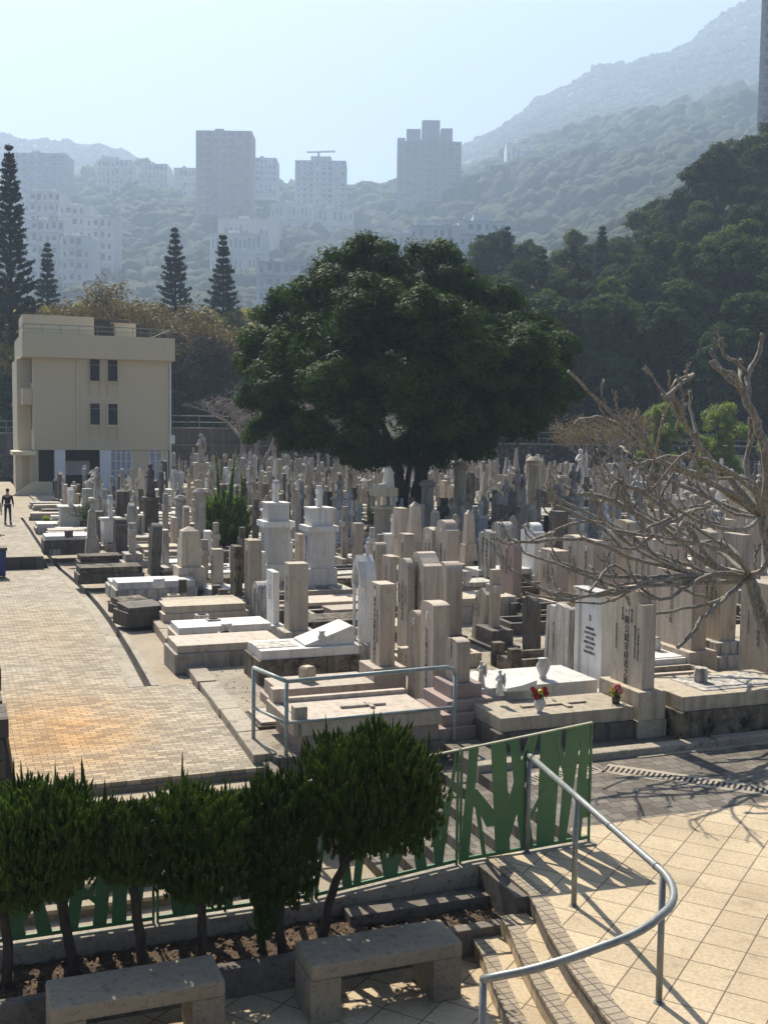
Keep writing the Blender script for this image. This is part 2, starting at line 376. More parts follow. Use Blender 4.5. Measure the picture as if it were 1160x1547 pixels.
struct(mb.obj('brick_path', M['path'], rz=TH))
struct(slabrun(3.0, 3.28, stn(21.2, 60, .006, 30)).obj('drain_kerb', M['kerb'], rz=TH))
struct(slabrun(3.28, 3.42, stn(21.2, 60, -.16, 30)).obj('drain_channel', M['black'], rz=TH))
struct(slabrun(3.42, 3.56, stn(21.2, 60, .012, 30)).obj('drain_kerb', M['kerb'], rz=TH))
struct(slabrun(3.56, 5.0, stn(21.2, 78, 0, 24), .3).obj('path_verge', M['strip'], rz=TH))
# raised far part of the path with its dressed stone riser
struct(MB().box(.75,3.0,42.35,95,-.6,.05).obj('upper_path', M['path'], rz=TH))
struct(MB().box(.75,3.02,42.2,42.36,-.6,.055).obj('path_step', M['wallstone'], rz=TH))
struct(slabrun(3.0, 4.3, stn(60, 95, -.01, 6)).obj('upper_verge', M['strip'], rz=TH))
# cemetery kerb wall: uneven long blocks
r = random.Random(5); kw = MB(); v = 15.7
while v < 76:
    L = r.uniform(.9, 1.5); j = r.uniform(-.025,.025); uu = KU(v); u2 = KU(v+L)
    kw.prism([(uu+j,v),(uu+.36+j,v),(u2+.36+j,v+L-.012),(u2+j,v+L-.012)], -.6, .13+r.uniform(-.02,.03)+(0 if v < 33 else -.03), 'z'); v += L
struct(kw.obj('cemetery_kerb', M['kerb'], rz=TH, bevel=.02))
# stairs up to the path
s_ = MB(); tr = MB()
for k in range(7):
    s_.box(-4, 4.15, 13.7+.3*k, 15.56 if k == 6 else 14.0+.3*k+.02, -1.3, -1.05+.15*(k+1)-.05 - (.02 if k==6 else 0))
    if k < 6: tr.box(-4, 4.15, 13.67+.3*k, 14.0+.3*k-.001, -1.05+.15*(k+1)-.049, -1.05+.15*(k+1))
struct(s_.obj('stair_risers', M['kerbd'], rz=TH)); struct(tr.obj('stair_treads', M['strip'], rz=TH, bevel=.008))  # sun on treads and shade on risers are put into two concrete colours
struct(MB().box(-4,5.25,11.52,13.7,-1.3,-1.05).obj('stair_landing', M['strip'], rz=TH))
struct(MB().box(4.3,5.25,13.7,15.5,-1.3,-1.052).obj('stair_landing', M['strip'], rz=TH))
s2 = MB()
for i in range(6): s2.box(6.7-.3*i, 7.0-.3*i-.001, 11.52, 15.5, -1.3, -.15*(i+1))
struct(s2.obj('side_stairs', M['road'], rz=TH, bevel=.01))
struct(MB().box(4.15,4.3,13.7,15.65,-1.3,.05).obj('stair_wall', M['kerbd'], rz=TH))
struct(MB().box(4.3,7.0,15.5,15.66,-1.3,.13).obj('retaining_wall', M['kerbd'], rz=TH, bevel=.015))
# road, kerb, drain
struct(MB().prism([(7.0,11.52),(7.1,11.9),(60,11.9),(60,14.3),(7.0,14.3)], -.3, 0.0, 'z').obj('road', M['road'], rz=TH))
kb = MB(); r = random.Random(8); u = 7.0
while u < 40:
    L = r.uniform(1.6,2.6); kb.box(u, u+L-.015, 14.28+r.uniform(-.02,.02), 14.52, -.2, .12+r.uniform(-.015,.02)); u += L
struct(kb.obj('road_kerb', M['kerb'], rz=TH, bevel=.03))
struct(MB().prism(jag(9.6,14.15,30,14.1,40,.05)+[(30,14.28),(9.6,14.28)], -.1, .015, 'z').obj('road_edge', M['strip'], rz=TH))
a = Vector((8.85,13.95)); b2 = Vector((10.3,11.95))
def ingrid(name, a, b2, wd):
    L = (b2-a).length; ang = math.atan2(b2.y-a.y, b2.x-a.x); m1 = MB(); m1.box(0,L,-wd/2-.1,wd/2+.1,-.05,.006); m3 = MB(); n = int(L/.075)
    for i in range(n): m3.box(i*.075+.02, i*.075+.052, -wd/2+.02, wd/2-.02, .0, .0105)
    p = W(a.x, a.y); o = empty(name, (p.x,p.y,0), TH+ang, 'long slotted iron drain grate crossing the dark road pavers diagonally' if L>2 else 'short slotted drain grate on the road beside the green fence end', 'drain grate', 'road drain grates')
    m1.obj('frame', M['kerb'], o); m3.obj('slots', M['black'], o)
ingrid('drain_grate', Vector((8.85,13.9)), Vector((10.7,11.98)), .26); ingrid('drain_grate', Vector((7.45,13.75)), Vector((8.75,13.97)), .26)
# terrace, steps, lower floor
E1 = [(5.7,11.30),(5.7,10.35),(5.62,10.05),(5.45,9.5),(5.27,8.76),(5.14,8.07),(4.98,7.0),(4.95,2.0)]
struct(MB().prism(E1+[(40,2.0),(40,11.9),(7.1,11.9),(7.0,11.51),(5.7,11.51)], -.25, 0, 'z').obj('terrace', M['tile'], rz=TH))
def band(e, d0, d1, z0, z1, v0=-99, v1=99):
    e = [p for p in e if v0 <= p[1] <= v1]; q = [(x+d1, y) for x, y in e][::-1]
    return MB().prism([(x+d0,y) for x,y in e]+q, z0, z1, 'z')
struct(band(E1, -.02, .17, -.03, .005).obj('terrace_nosing', M['nosing'], rz=TH))
ES = [(5.66,10.33)]+E1[2:]
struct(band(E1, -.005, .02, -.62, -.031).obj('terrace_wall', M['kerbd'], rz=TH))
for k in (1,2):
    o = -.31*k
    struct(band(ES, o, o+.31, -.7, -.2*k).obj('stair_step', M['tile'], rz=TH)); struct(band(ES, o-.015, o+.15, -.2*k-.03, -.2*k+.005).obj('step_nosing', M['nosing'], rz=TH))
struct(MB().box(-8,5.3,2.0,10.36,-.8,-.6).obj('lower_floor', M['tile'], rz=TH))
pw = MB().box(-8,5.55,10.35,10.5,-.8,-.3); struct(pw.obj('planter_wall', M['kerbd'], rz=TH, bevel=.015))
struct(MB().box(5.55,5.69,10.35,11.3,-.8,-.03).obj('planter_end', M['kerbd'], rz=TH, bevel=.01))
# soil with lumps
V = []; nx, ny = 220, 26
for j in range(ny):
    for i in range(nx): V.append((-8+13.55*i/(nx-1), 10.49+.83*j/(ny-1), -.40+random.uniform(-.02,.035)))
Q = np.array([(j*nx+i, j*nx+i+1, (j+1)*nx+i+1, (j+1)*nx+i) for j in range(ny-1) for i in range(nx-1)])
struct(put('planter_soil', npmesh('planter_soil', np.array(V), Q, M['soil']), None, (0,0,0), TH))
n = 2600; P = np.stack([RNG.uniform(-8,5.5,n), RNG.uniform(10.5,11.28,n), RNG.uniform(-.385,-.355,n)], 1); Nn = rnd_unit(n)*.5+np.array([0,0,1]); Nn /= np.linalg.norm(Nn,axis=1)[:,None]
tag(put('leaf_litter', npmesh('leaf_litter', *leaves(P, Nn, .055, .5), M['lf_dry']), None, (0,0,0), TH), 'dry fallen leaves scattered on the planter soil behind the benches', 'leaf litter', None, 'stuff')
struct(MB().prism([(-8,-.2),(3.6,-.2),(5.5,-.02),(7.12,.03),(7.12,-1.3),(-8,-1.3)], 11.3, 11.5, 'y').obj('fence_kerb', M['kerb'], rz=TH, bevel=.015))
struct(MB().box(3.9,5.55,11.0,11.29,-.8,-.27).obj('planter_ledge', M['kerbd'], rz=TH, bevel=.01))
# low bank and stone wall on the left of the path
sw = MB(); r = random.Random(2); v = 15.0
while v < 90:
    L = r.uniform(.4,.9); zz = pz(v) if v < 42 else .05; z = zz-.3
    while z < zz+1.15: h = r.uniform(.2,.35); sw.box(.12+r.uniform(-.02,.02), .56+r.uniform(-.07,.06), v+.01, v+L, z, z+h-.015); z += h
    v += L if v < 40 else L*1
wl = tag(sw.obj('stone_wall', M['wallstone'], rz=TH, bevel=0), 'rough dark rubble wall along the left edge of the brick path', 'wall')
# ------------------------------------------------------------------ distant terrain
XC = [-300,0,100,150,220,300,400,500,600,690,800,900,1000,1060,1160,1500]
PR = [(106, None, .3),
 (128, [618,618,620,620,622,625,628,632,632,628,610,595,575,560,540,500], None),
 (165, [592,592,592,592,595,598,598,600,590,560,530,510,475,430,375,240], None),
 (190, [590,590,590,590,592,595,590,600,590,560,530,510,475,430,375,240], None),
 (300, [560,560,560,560,560,565,560,560,540,520,480,430,390,360,320,200], None),
 (450, [480,465,445,440,440,445,455,455,440,430,400,350,300,275,245,180], None),
 (600, [330,335,335,325,320,350,345,345,330,312,262,228,203,190,175,120], None),
 (740, [300,300,298,275,265,300,292,302,292,272,228,200,172,158,135,60], None),
 (850, [330,320,310,290,285,310,310,318,300,285,240,215,185,170,145,60], None),
 (1120,[200,208,212,222,250,285,305,312,292,230,152,104,74,35,-28,-160], None),
 (1300,[260,260,260,270,300,330,340,340,330,300,230,190,150,120,60,-60], None)]
PR = [(FD(a), b, c) for a, b, c in PR]
def bumps(X, d):
    a_ = min(5, (d-106)*.006); return a_*(math.sin(X*.025+d*.013)+.6*math.sin(X*.063-d*.037)+.4*math.sin(X*.13+d*.08))
def prof(d, x):
    def at(p):
        if p[2] is not None: return p[2]
        y = np.interp(min(x, 1270), XC, p[1]); return D(x, y+(x-580)*0, p[0]).z
    for i in range(len(PR)-1):
        if d <= PR[i+1][0]:
            t = (d-PR[i][0])/(PR[i+1][0]-PR[i][0]); t = max(0, t)
            return at(PR[i])*(1-t)+at(PR[i+1])*t
    return at(PR[-1])
xs = np.linspace(-300, 1500, 150); ds = np.concatenate([np.linspace(106,190,22), np.linspace(200,2200,110)])
V = []
for d in ds:
    for x in xs:
        p = D(x, 640, d); X = p.x; z = prof(d, x)+bumps(X, d)
        V.append((X, d, z))
nx = len(xs); Q = np.array([(j*nx+i, j*nx+i+1, (j+1)*nx+i+1, (j+1)*nx+i) for j in range(len(ds)-1) for i in range(nx-1)])
M['hill'] = flat('hill_soil', rgb(.022,.028,.014), .95, 0, .4, .05)
struct(put('hillside', npmesh('hillside', np.array(V), Q, M['hill'], True)))
# canopy on the hills: lumpy crowns
def ico(sub, seed, amp):
    bm = bmesh.new(); bmesh.ops.create_icosphere(bm, subdivisions=sub, radius=1)
    v = np.array([q.co[:] for q in bm.verts]); f = np.array([[q.index for q in t.verts] for t in bm.faces]); bm.free()
    rg = np.random.default_rng(seed); dd = rg.normal(size=(9,3)); dd /= np.linalg.norm(dd,axis=1)[:,None]
    k = 1+amp*np.clip((v@dd.T), 0, 1).__pow__(6).sum(1)*.9+rg.normal(size=len(v))*amp*.30
    v = v*k[:,None]; v[:,2] *= .8; return v, f
def canopy(name, label, spots, sub, amp):
    vs = [ico(sub, s, amp) for s in range(5)]; out = []
    for (X, Y, Z, R_) in spots:
        v, f = vs[random.randrange(5)]; a = random.uniform(0, 6.28); c, s = math.cos(a), math.sin(a)
        rot = np.array([[c,-s,0],[s,c,0],[0,0,1]]); sc_ = np.array([R_*random.uniform(.8,1.2), R_*random.uniform(.8,1.2), R_*random.uniform(.8,1.35)])
        out.append((v@rot.T*sc_+np.array([X,Y,Z]), f))
    V, Fq = join(out); tag(put(name, npmesh(name, V, Fq, M['lf_far'], False)), label, 'forest', None, 'stuff')
def spots(n, x0, x1, d0, d1, r0, r1, lift=.35):
    o = []
    for _ in range(n):
        t = random.random(); d = d0+(d1-d0)*t; x = random.uniform(x0, x1); d0_ = d; d = FD(d); R_ = (r0*.75+(r1*1.25-r0*.75)*random.random()**1.9)*d/d0_
        p = D(x, 640, d); o.append((p.x, d, prof(d, x)+bumps(p.x, d)+R_*lift, R_))
    return o
canopy('hill_forest', 'dense green forest canopy covering the middle hills behind the cemetery', spots(8500, -60, 1230, 380, 870, 2.4, 5.0), 3, .34)
canopy('valley_forest', 'pale hazy trees filling the valley between the cemetery and the hills', spots(2200, -60, 1230, 185, 390, 2.0, 4.0), 3, .30)
canopy('mountain_forest', 'hazy scrub covering the far mountain ridge', spots(22000, -60, 1260, 850, 1180, 1.5, 3.2, .0), 2, .25)
#SECTION_TREES
# ------------------------------------------------------------------ trees
def lobed_tree(name, label, cat, base, lobes, mat, lsize, per, sub, seed, trunk, aspect=.42, group=None, barkm='bark', subr=(.6,1.1), sec=0):
    """lobes: (centre vec rel. to base, radius); every lobe breaks into leaf clumps on its surface"""
    global RNG
    RNG = np.random.default_rng(seed); cs = []; rs = []; ds_ = []
    if sec:
        L2 = []
        for (c, R_) in lobes:
            L2.append((c, R_*.88, int(sub*.55)))
            for d in rnd_unit(sec):
                if d[2] < -.25: d[2] *= -1
                q = RNG.uniform(.26,.44); L2.append((np.array(c)+d*R_*.92*np.array([1,1,.9]), R_*q, max(5, int(sub*q*q*1.6))))
    else: L2 = [(c, R_, sub) for c, R_ in lobes]
    for (c, R_, sub_) in L2:
        d = rnd_unit(sub_); d[:,2] = np.where(d[:,2] < -.55, -d[:,2]*.6, d[:,2])
        rr = RNG.uniform(.84, 1.02, sub_)*R_
        cs.append(np.array(c)+d*rr[:,None]*np.array([1,1,.9])); rs.append(RNG.uniform(subr[0], subr[1], sub_)); ds_.append(d)
    V, Fq = clumps(np.concatenate(cs), np.concatenate(rs), per, lsize, aspect, dirs=np.concatenate(ds_))
    o = empty(name, base, 0, label, cat, group)
    put('crown', npmesh(name+'_crown', V, Fq, M[mat]), o)
    tm = MB()
    for (p0, p1, r0, r1) in trunk: limb_tube(tm, p0, p1, r0, r1, seed+len(tm.v), .07, 7, 10)
    tm.obj('trunk', M[barkm], o, smooth=True); return o
# the broad dark tree
TB = G(617, 800); DT = TB.y
def lb(x, y, r, dy=0):
    p = D(x, y, DT+dy); return ((p-TB), r*(DT+dy)/F)
LB = [lb(535,432,62),lb(648,428,56,1),lb(596,490,56,-3),lb(450,500,58,1),lb(412,545,48,-1),lb(398,604,30,0),lb(470,575,75,-3.5),lb(420,650,44,1),lb(560,520,90,-3),
      lb(660,540,90,-4.5),lb(722,474,54,1.5),lb(765,524,42,-1),lb(812,520,40,2),lb(842,540,34,0),lb(836,592,34,0),lb(800,610,58,-2),lb(760,560,58,-4),lb(782,645,32,0),
      lb(740,640,56,-3),lb(680,640,66,-5),lb(600,620,76,-6),lb(520,640,62,-5),lb(465,665,34,-1),lb(535,685,26,-3),lb(720,680,30,-3),lb(500,470,60,-1),
      lb(640,690,40,1),lb(560,690,34,1),lb(610,600,60,-7),lb(560,470,45,-5),lb(640,490,48,-6),lb(700,560,52,-6),lb(500,590,45,-6),lb(790,540,42,-4),lb(430,590,42,-4),lb(560,400,38,0),lb(690,445,40,0),lb(390,560,30,0),lb(600,560,90,5),lb(480,560,70,5),lb(730,560,70,5),lb(600,480,70,4)]
z0 = Vector((0,0,0)); pp = lambda x, y, dy=0: D(x, y, DT+dy)-TB
mango = lobed_tree('mango_tree', 'huge broad dark green tree with a rounded crown standing among the graves', 'tree', TB, LB, 'lf_mango', .22, 62, 62, 11,
    [(z0+Vector((.25,0,-.3)), pp(640,700), .46, .30), (pp(640,700), pp(690,600), .28, .12), (pp(634,720,.2), pp(600,600), .22, .1),
     (Vector((-.25,.3,-.3)), pp(603,715), .36, .25), (pp(603,715), pp(560,610), .24, .1), (pp(603,712), pp(500,560), .2, .08), (pp(640,700), pp(760,590), .2, .08),
     (Vector((0,.7,-.3)), pp(622,690,1.5), .2, .12)], .36, subr=(.30,.55), sec=11)
# tree kinds for the slopes
def generic_tree(name, label, kind, seed, h=11, wd=4.4):
    r = random.Random(seed); L = []
    for i in range(11):
        a = r.uniform(0, 6.28); q = r.uniform(.1, .75)*wd*.6; zz = h*r.uniform(.42,.88); L.append((Vector((q*math.cos(a), q*math.sin(a), zz)), wd*r.uniform(.22,.36)*(1.15-.4*zz/h)))
    L.append((Vector((0,0,h*.9)), wd*.22))
    mat, ls, per, sub = kind
    tr = [(Vector((0,0,-1)), Vector((r.uniform(-.4,.4),0,h*.5)), .26, .15)]+[(Vector((0,0,h*.35)), L[i][0], .12, .04) for i in range(5)]
    return lobed_tree(name, label, 'tree', (0,0,0), L, mat, ls, per, sub, seed, tr, .55, None, 'bark', (.30,.62), 5)
KN = {'forest': ('lf_forest', .30, 40, 24), 'olive': ('lf_forest2', .30, 38, 22), 'yellow': ('lf_yellow', .34, 18, 15), 'bright': ('lf_bright', .2, 60, 20)}
PT = {}
def place_tree(kind, var, x, d, h, wd, label, group, cat='tree', ybase=None, first={}):
    key = (kind, var)
    p = D(x, 640, d); z = prof(d, x)+bumps(p.x, d) if d > 106 else 0
    if key not in PT:
        PT[key] = generic_tree({'forest':'evergreen_tree','olive':'evergreen_tree','yellow':'deciduous_tree','bright':'round_shrub'}[kind], label, KN[kind], 50+10*len(PT)); o = PT[key]
    else: o = copy_tree(PT[key])
    h *= 1.0 if x > 640 else 1.22; o.location = (p.x, d, z-.3); s = h/11.0; o.scale = (s*wd, s*wd, s); o.rotation_euler = (0,0,random.uniform(0,6.28)); tag(o, label, cat, group); return o
r = random.Random(21)
sil = lambda x: np.interp(x, [640,700,760,820,900,960,1000,1060,1110,1160,1240], [470,385,350,366,348,334,302,238,200,178,140])
near_x = []
def slope_label(x, d, kind):
    where = ('right of the broad tree' if x < 800 else 'above the reddish bushes' if x < 920 else 'above the round shrubs' if x < 1060 else 'below the cut-off tower')
    dep = 'low on the slope' if d < 135 else 'halfway up the slope' if d < 158 else 'on the slope crest'
    return ('dark evergreen tree ' if kind == 'forest' else 'olive green tree ')+dep+' '+where
cnt = 0
for row, d in enumerate((112, 121, 131, 142, 154, 166, 178)):
    x = 655+r.uniform(0,30)+(row%2)*25
    while x < 1250:
        dd = d+r.uniform(-3,3); g = prof(dd, x); 
        ys = sil(x); top = D(x, ys, dd).z
        h = r.uniform(11.5, 16)
        h = min(h, max(7, (top-g)*r.uniform(.92,1.04))); h = max(7, min(22, (top-g)*r.uniform(.88,1.08))) if row >= 5 else h
        k = 'olive' if r.random() < .33 else 'forest'
        place_tree(k, r.randrange(3), x, dd, h, r.uniform(.95,1.3), slope_label(x, dd, k), 'trees on the forested slope', first={}); cnt += 1
        x += 6.3*F/dd*r.uniform(.7,1.15)
nc = 1500; CC = []
for _ in range(nc):
    dd = r.uniform(106,185); x = r.uniform(-40,1260); g = D(x,640,dd); CC.append((g.x, dd, prof(dd, x)+bumps(g.x, dd)+r.uniform(.1,1.3)))
tag(put('undergrowth', npmesh('undergrowth', *clumps(CC, RNG.uniform(.9,2.0,nc), 60, .5, .55), M['lf_forest'])), 'low undergrowth covering the slope beneath the trees', 'undergrowth', None, 'stuff')
# trees behind the yellow building and the middle distance
BT = [(-10,118,11,'forest'),(12,112,9,'yellow'),(35,116,10.5,'yellow'),(60,122,11,'yellow'),(95,118,10.5,'yellow'),(130,121,11,'yellow'),(20,108,7,'forest'),(75,112,8,'olive'),
      (165,116,9,'yellow'),(205,122,9,'olive'),(250,117,8.5,'yellow'),(285,112,8,'forest'),(305,120,11,'yellow'),(330,114,8.5,'forest'),(355,122,10.5,'yellow'),(345,112,6.5,'forest'),
      (385,116,9,'olive'),(270,108,6,'forest'),(300,109,5,'forest'),(410,112,8,'forest'),(440,115,8,'forest'),(240,128,9,'olive'),(180,128,9,'forest'),(370,130,10,'yellow'),(-20,125,12,'forest'),(470,112,8,'forest'),(520,114,8,'olive'),(570,112,8,'forest'),(620,114,8,'forest'),(665,112,8,'forest')]
bnames = {'forest':'dark green','yellow':'yellowing','olive':'olive green'}
for i, (x, d, h, k) in enumerate(BT):
    side = ('left of the yellow building' if x < 30 else 'behind the yellow building roof' if x < 240 else 'right of the yellow building' if x < 400 else 'behind the broad tree')
    lab = {'forest':'dark green tree','yellow':'yellowing leafy tree','olive':'olive green tree'}[k]+' '+('low ' if h < 9 else 'tall ')+side
    place_tree(k, i % 3, x, d, h, r.uniform(.85,1.15), lab, 'trees behind the cemetery wall')
for (x, y0, y1, dd, lab) in ((1000,578,705,88,'darker broad round shrub behind the bare branches, left of the brighter one'),(1097,603,705,84,'bright yellow-green round shrub behind the bare branches at right')):
    o = place_tree('bright', 0, x, dd, (y1-y0)*dd/F*1.15, 1.0, lab, 'round shrubs'); wpx = 105
    b_ = G(x, 700, 0); o.location = (D(x,640,dd).x, dd, -2.0); o.scale = (.74,.74,.80)
o = place_tree('bright', 0, 1165, 80, 5, 1, 'green round shrub cut off by the right edge behind the bare tree', 'round shrubs'); o.location = (D(1175,640,80).x,80,-.4); o.scale = (.5,.5,.5)
# araucarias
def araucaria(x, ytop, ybase, d, wpx, label, seed):
    r = random.Random(seed); b0 = D(x, ybase, d); t = D(x, ytop, d); H = t.z-b0.z; Wd = wpx*1.18/F*d/2
    o = empty('norfolk_pine', b0, 0, label, 'pine tree', 'norfolk pines'); MB().tube([(0,0,0),(0,0,H*.5),(0,0,H)], [.26,.17,.03], 8).obj('trunk', M['bark'], o)
    P = []; N_ = []; br = MB(); z = H*.12; 
    while z < H*.985:
        q = z/H; L = Wd*1.25*(1-q)**.85*(1.0 if q > .2 else .7+1.5*q)*r.uniform(.75,1.2)+.15; a0 = r.uniform(0,6.28)
        for k in range(7):
            a = a0+k*PI/3+r.uniform(-.2,.2); l = L*r.uniform(.75,1.1); dx, dy = math.cos(a), math.sin(a)
            br.tube([(0,0,z),(dx*l*.6,dy*l*.6,z+l*.10),(dx*l,dy*l,z+l*.34)], [.045,.03,.012], 4)
            for j in range(int(12+l*34)):
                s = r.uniform(.25,1.02)**.8; zz = z+l*(.12*s+.22*s*s)
                P.append((dx*l*s+r.uniform(-.16,.16), dy*l*s+r.uniform(-.16,.16), zz+r.uniform(-.10,.2))); N_.append((r.uniform(-1,1), r.uniform(-1,1), r.uniform(-.4,1)))
        z += r.uniform(.48,.8)
    N_ = np.array(N_); N_ /= np.linalg.norm(N_,axis=1)[:,None]
    put('needles', npmesh('pine_needles', *leaves(np.array(P), N_, .44, .34), M['lf_conifer']), o); br.obj('branches', M['bark'], o)
araucaria(18,216,560,112,66,'tallest norfolk pine rising at the left edge of the cemetery',1)
araucaria(73,366,560,135,40,'smallest and leftmost slim pine right of the tall edge pine',2)
araucaria(265,341,560,132,52,'narrow pine above the right end of the yellow building',3)
araucaria(337,354,580,124,56,'narrow pine standing between the yellow building and the broad tree',4)
araucaria(557,352,560,140,24,'tip of a pine just showing over the broad tree crown',5)
for i_, (x, d, yt, w_) in enumerate(((762,150,342,46),(905,150,338,44),(862,132,362,40),(1008,150,318,44),(815,128,372,38))):
    g_ = prof(d, x)+bumps(D(x,640,d).x, d); yb_2 = 640-(g_-CAMH)*F/d
    araucaria(x, yt, yb_2, d, w_, 'spiky conifer tip standing out of the wooded slope, '+('first','fourth','third','rightmost','second')[i_]+' from left' if i_ != 3 else 'spiky conifer tip standing out of the wooded slope, rightmost of five', 20+i_)
# bare trees: recursive twigs
def bare_tree(name, label, cat, base, h, spread, seed, mat, levels=5, leafmat=None, lsize=.2, nleaf=0, flat_top=False, r0=.2, group=None, scale_t=1):
    r = random.Random(seed); mb = MB(); tips = []
    def grow(p, d, L, rad, lv):
        q = p+d*L; mid = p.lerp(q, .5)+Vector((r.uniform(-1,1), r.uniform(-1,1), r.uniform(-.3,.6)))*L*.08
        mb.tube([p, mid, q], [rad, rad*.85, rad*.7], 5 if lv > 2 else 3, False); 
        if lv == 0: tips.append(q); return
        n = 3 if lv > 1 else 4
        for k in range(n):
            a = r.uniform(0, 6.28); side = Vector((math.cos(a), math.sin(a), r.uniform(-.15,.35)))
            nd = (d*(.75 if flat_top else .95)+side*spread*r.uniform(.6,1.15)); nd.z = nd.z*(.55 if flat_top and lv < levels-1 else 1)+.12; nd.normalize()
            grow(q if k else q, nd, L*r.uniform(.62,.86), rad*.62, lv-1)
        if lv <= 2: tips.append(q)
    for k in range(3):
        a = k*2.1+r.uniform(-.4,.4); grow(Vector((0,0,h*.12)), Vector((math.cos(a)*.55*spread, math.sin(a)*.55*spread, 1)).normalized(), h*.27, r0*.7, levels)
    mb.tube([(0,0,-.4),(0,0,h*.14)], [r0*1.15, r0], 8)
    o = empty(name, base, 0, label, cat, group); mb.obj('branches', M[mat], o)
    if nleaf:
        T = np.array([t[:] for t in tips]); idx = RNG.integers(0, len(T), nleaf); P = T[idx]+RNG.normal(size=(nleaf,3))*.28*scale_t
        Nn = rnd_unit(nleaf)+np.array([0,0,.5]); Nn /= np.linalg.norm(Nn,axis=1)[:,None]
        put('leaves', npmesh('sparse_leaves', *leaves(P, Nn, lsize, .5), M[leafmat]), o)
    return o
p = D(212, 560, 110); p.z = 3.0
bare_tree('flame_tree', 'wide flat-topped brown tree spreading above the yellow building roof', 'tree', p, 16.2, .95, 4, 'bark', 5, 'lf_brown', .34, 22000, True, .34, None, 1.5)
p = G(372, 735); p = D(372, 640, 92); p.z = .1
bare_tree('bare_tree', 'leafless grey tree in front of the back wall left of the broad tree', 'tree', p, 9.5, .85, 6, 'barkg', 5, None, .2, 0, True, .26)
p = D(395,640,96); p.z = .1
bare_tree('bare_tree', 'smaller leafless grey tree half hidden by the left side of the broad tree', 'tree', p, 7.5, .8, 9, 'barkg', 5, None, .2, 0, False, .22)
for (x, d, h, sd_, lab) in ((893,80,5.6,31,'reddish bare bush beside the right edge of the broad tree'),(948,84,5.8,32,'reddish brown bush with a few leaves left of the round green shrubs')):
    p = D(x,640,d); p.z = .1; bare_tree('dry_bush', lab, 'bush', p, h, .8, sd_, 'barkg', 5, 'lf_dry', .16, 2600, False, .14, 'reddish bushes')
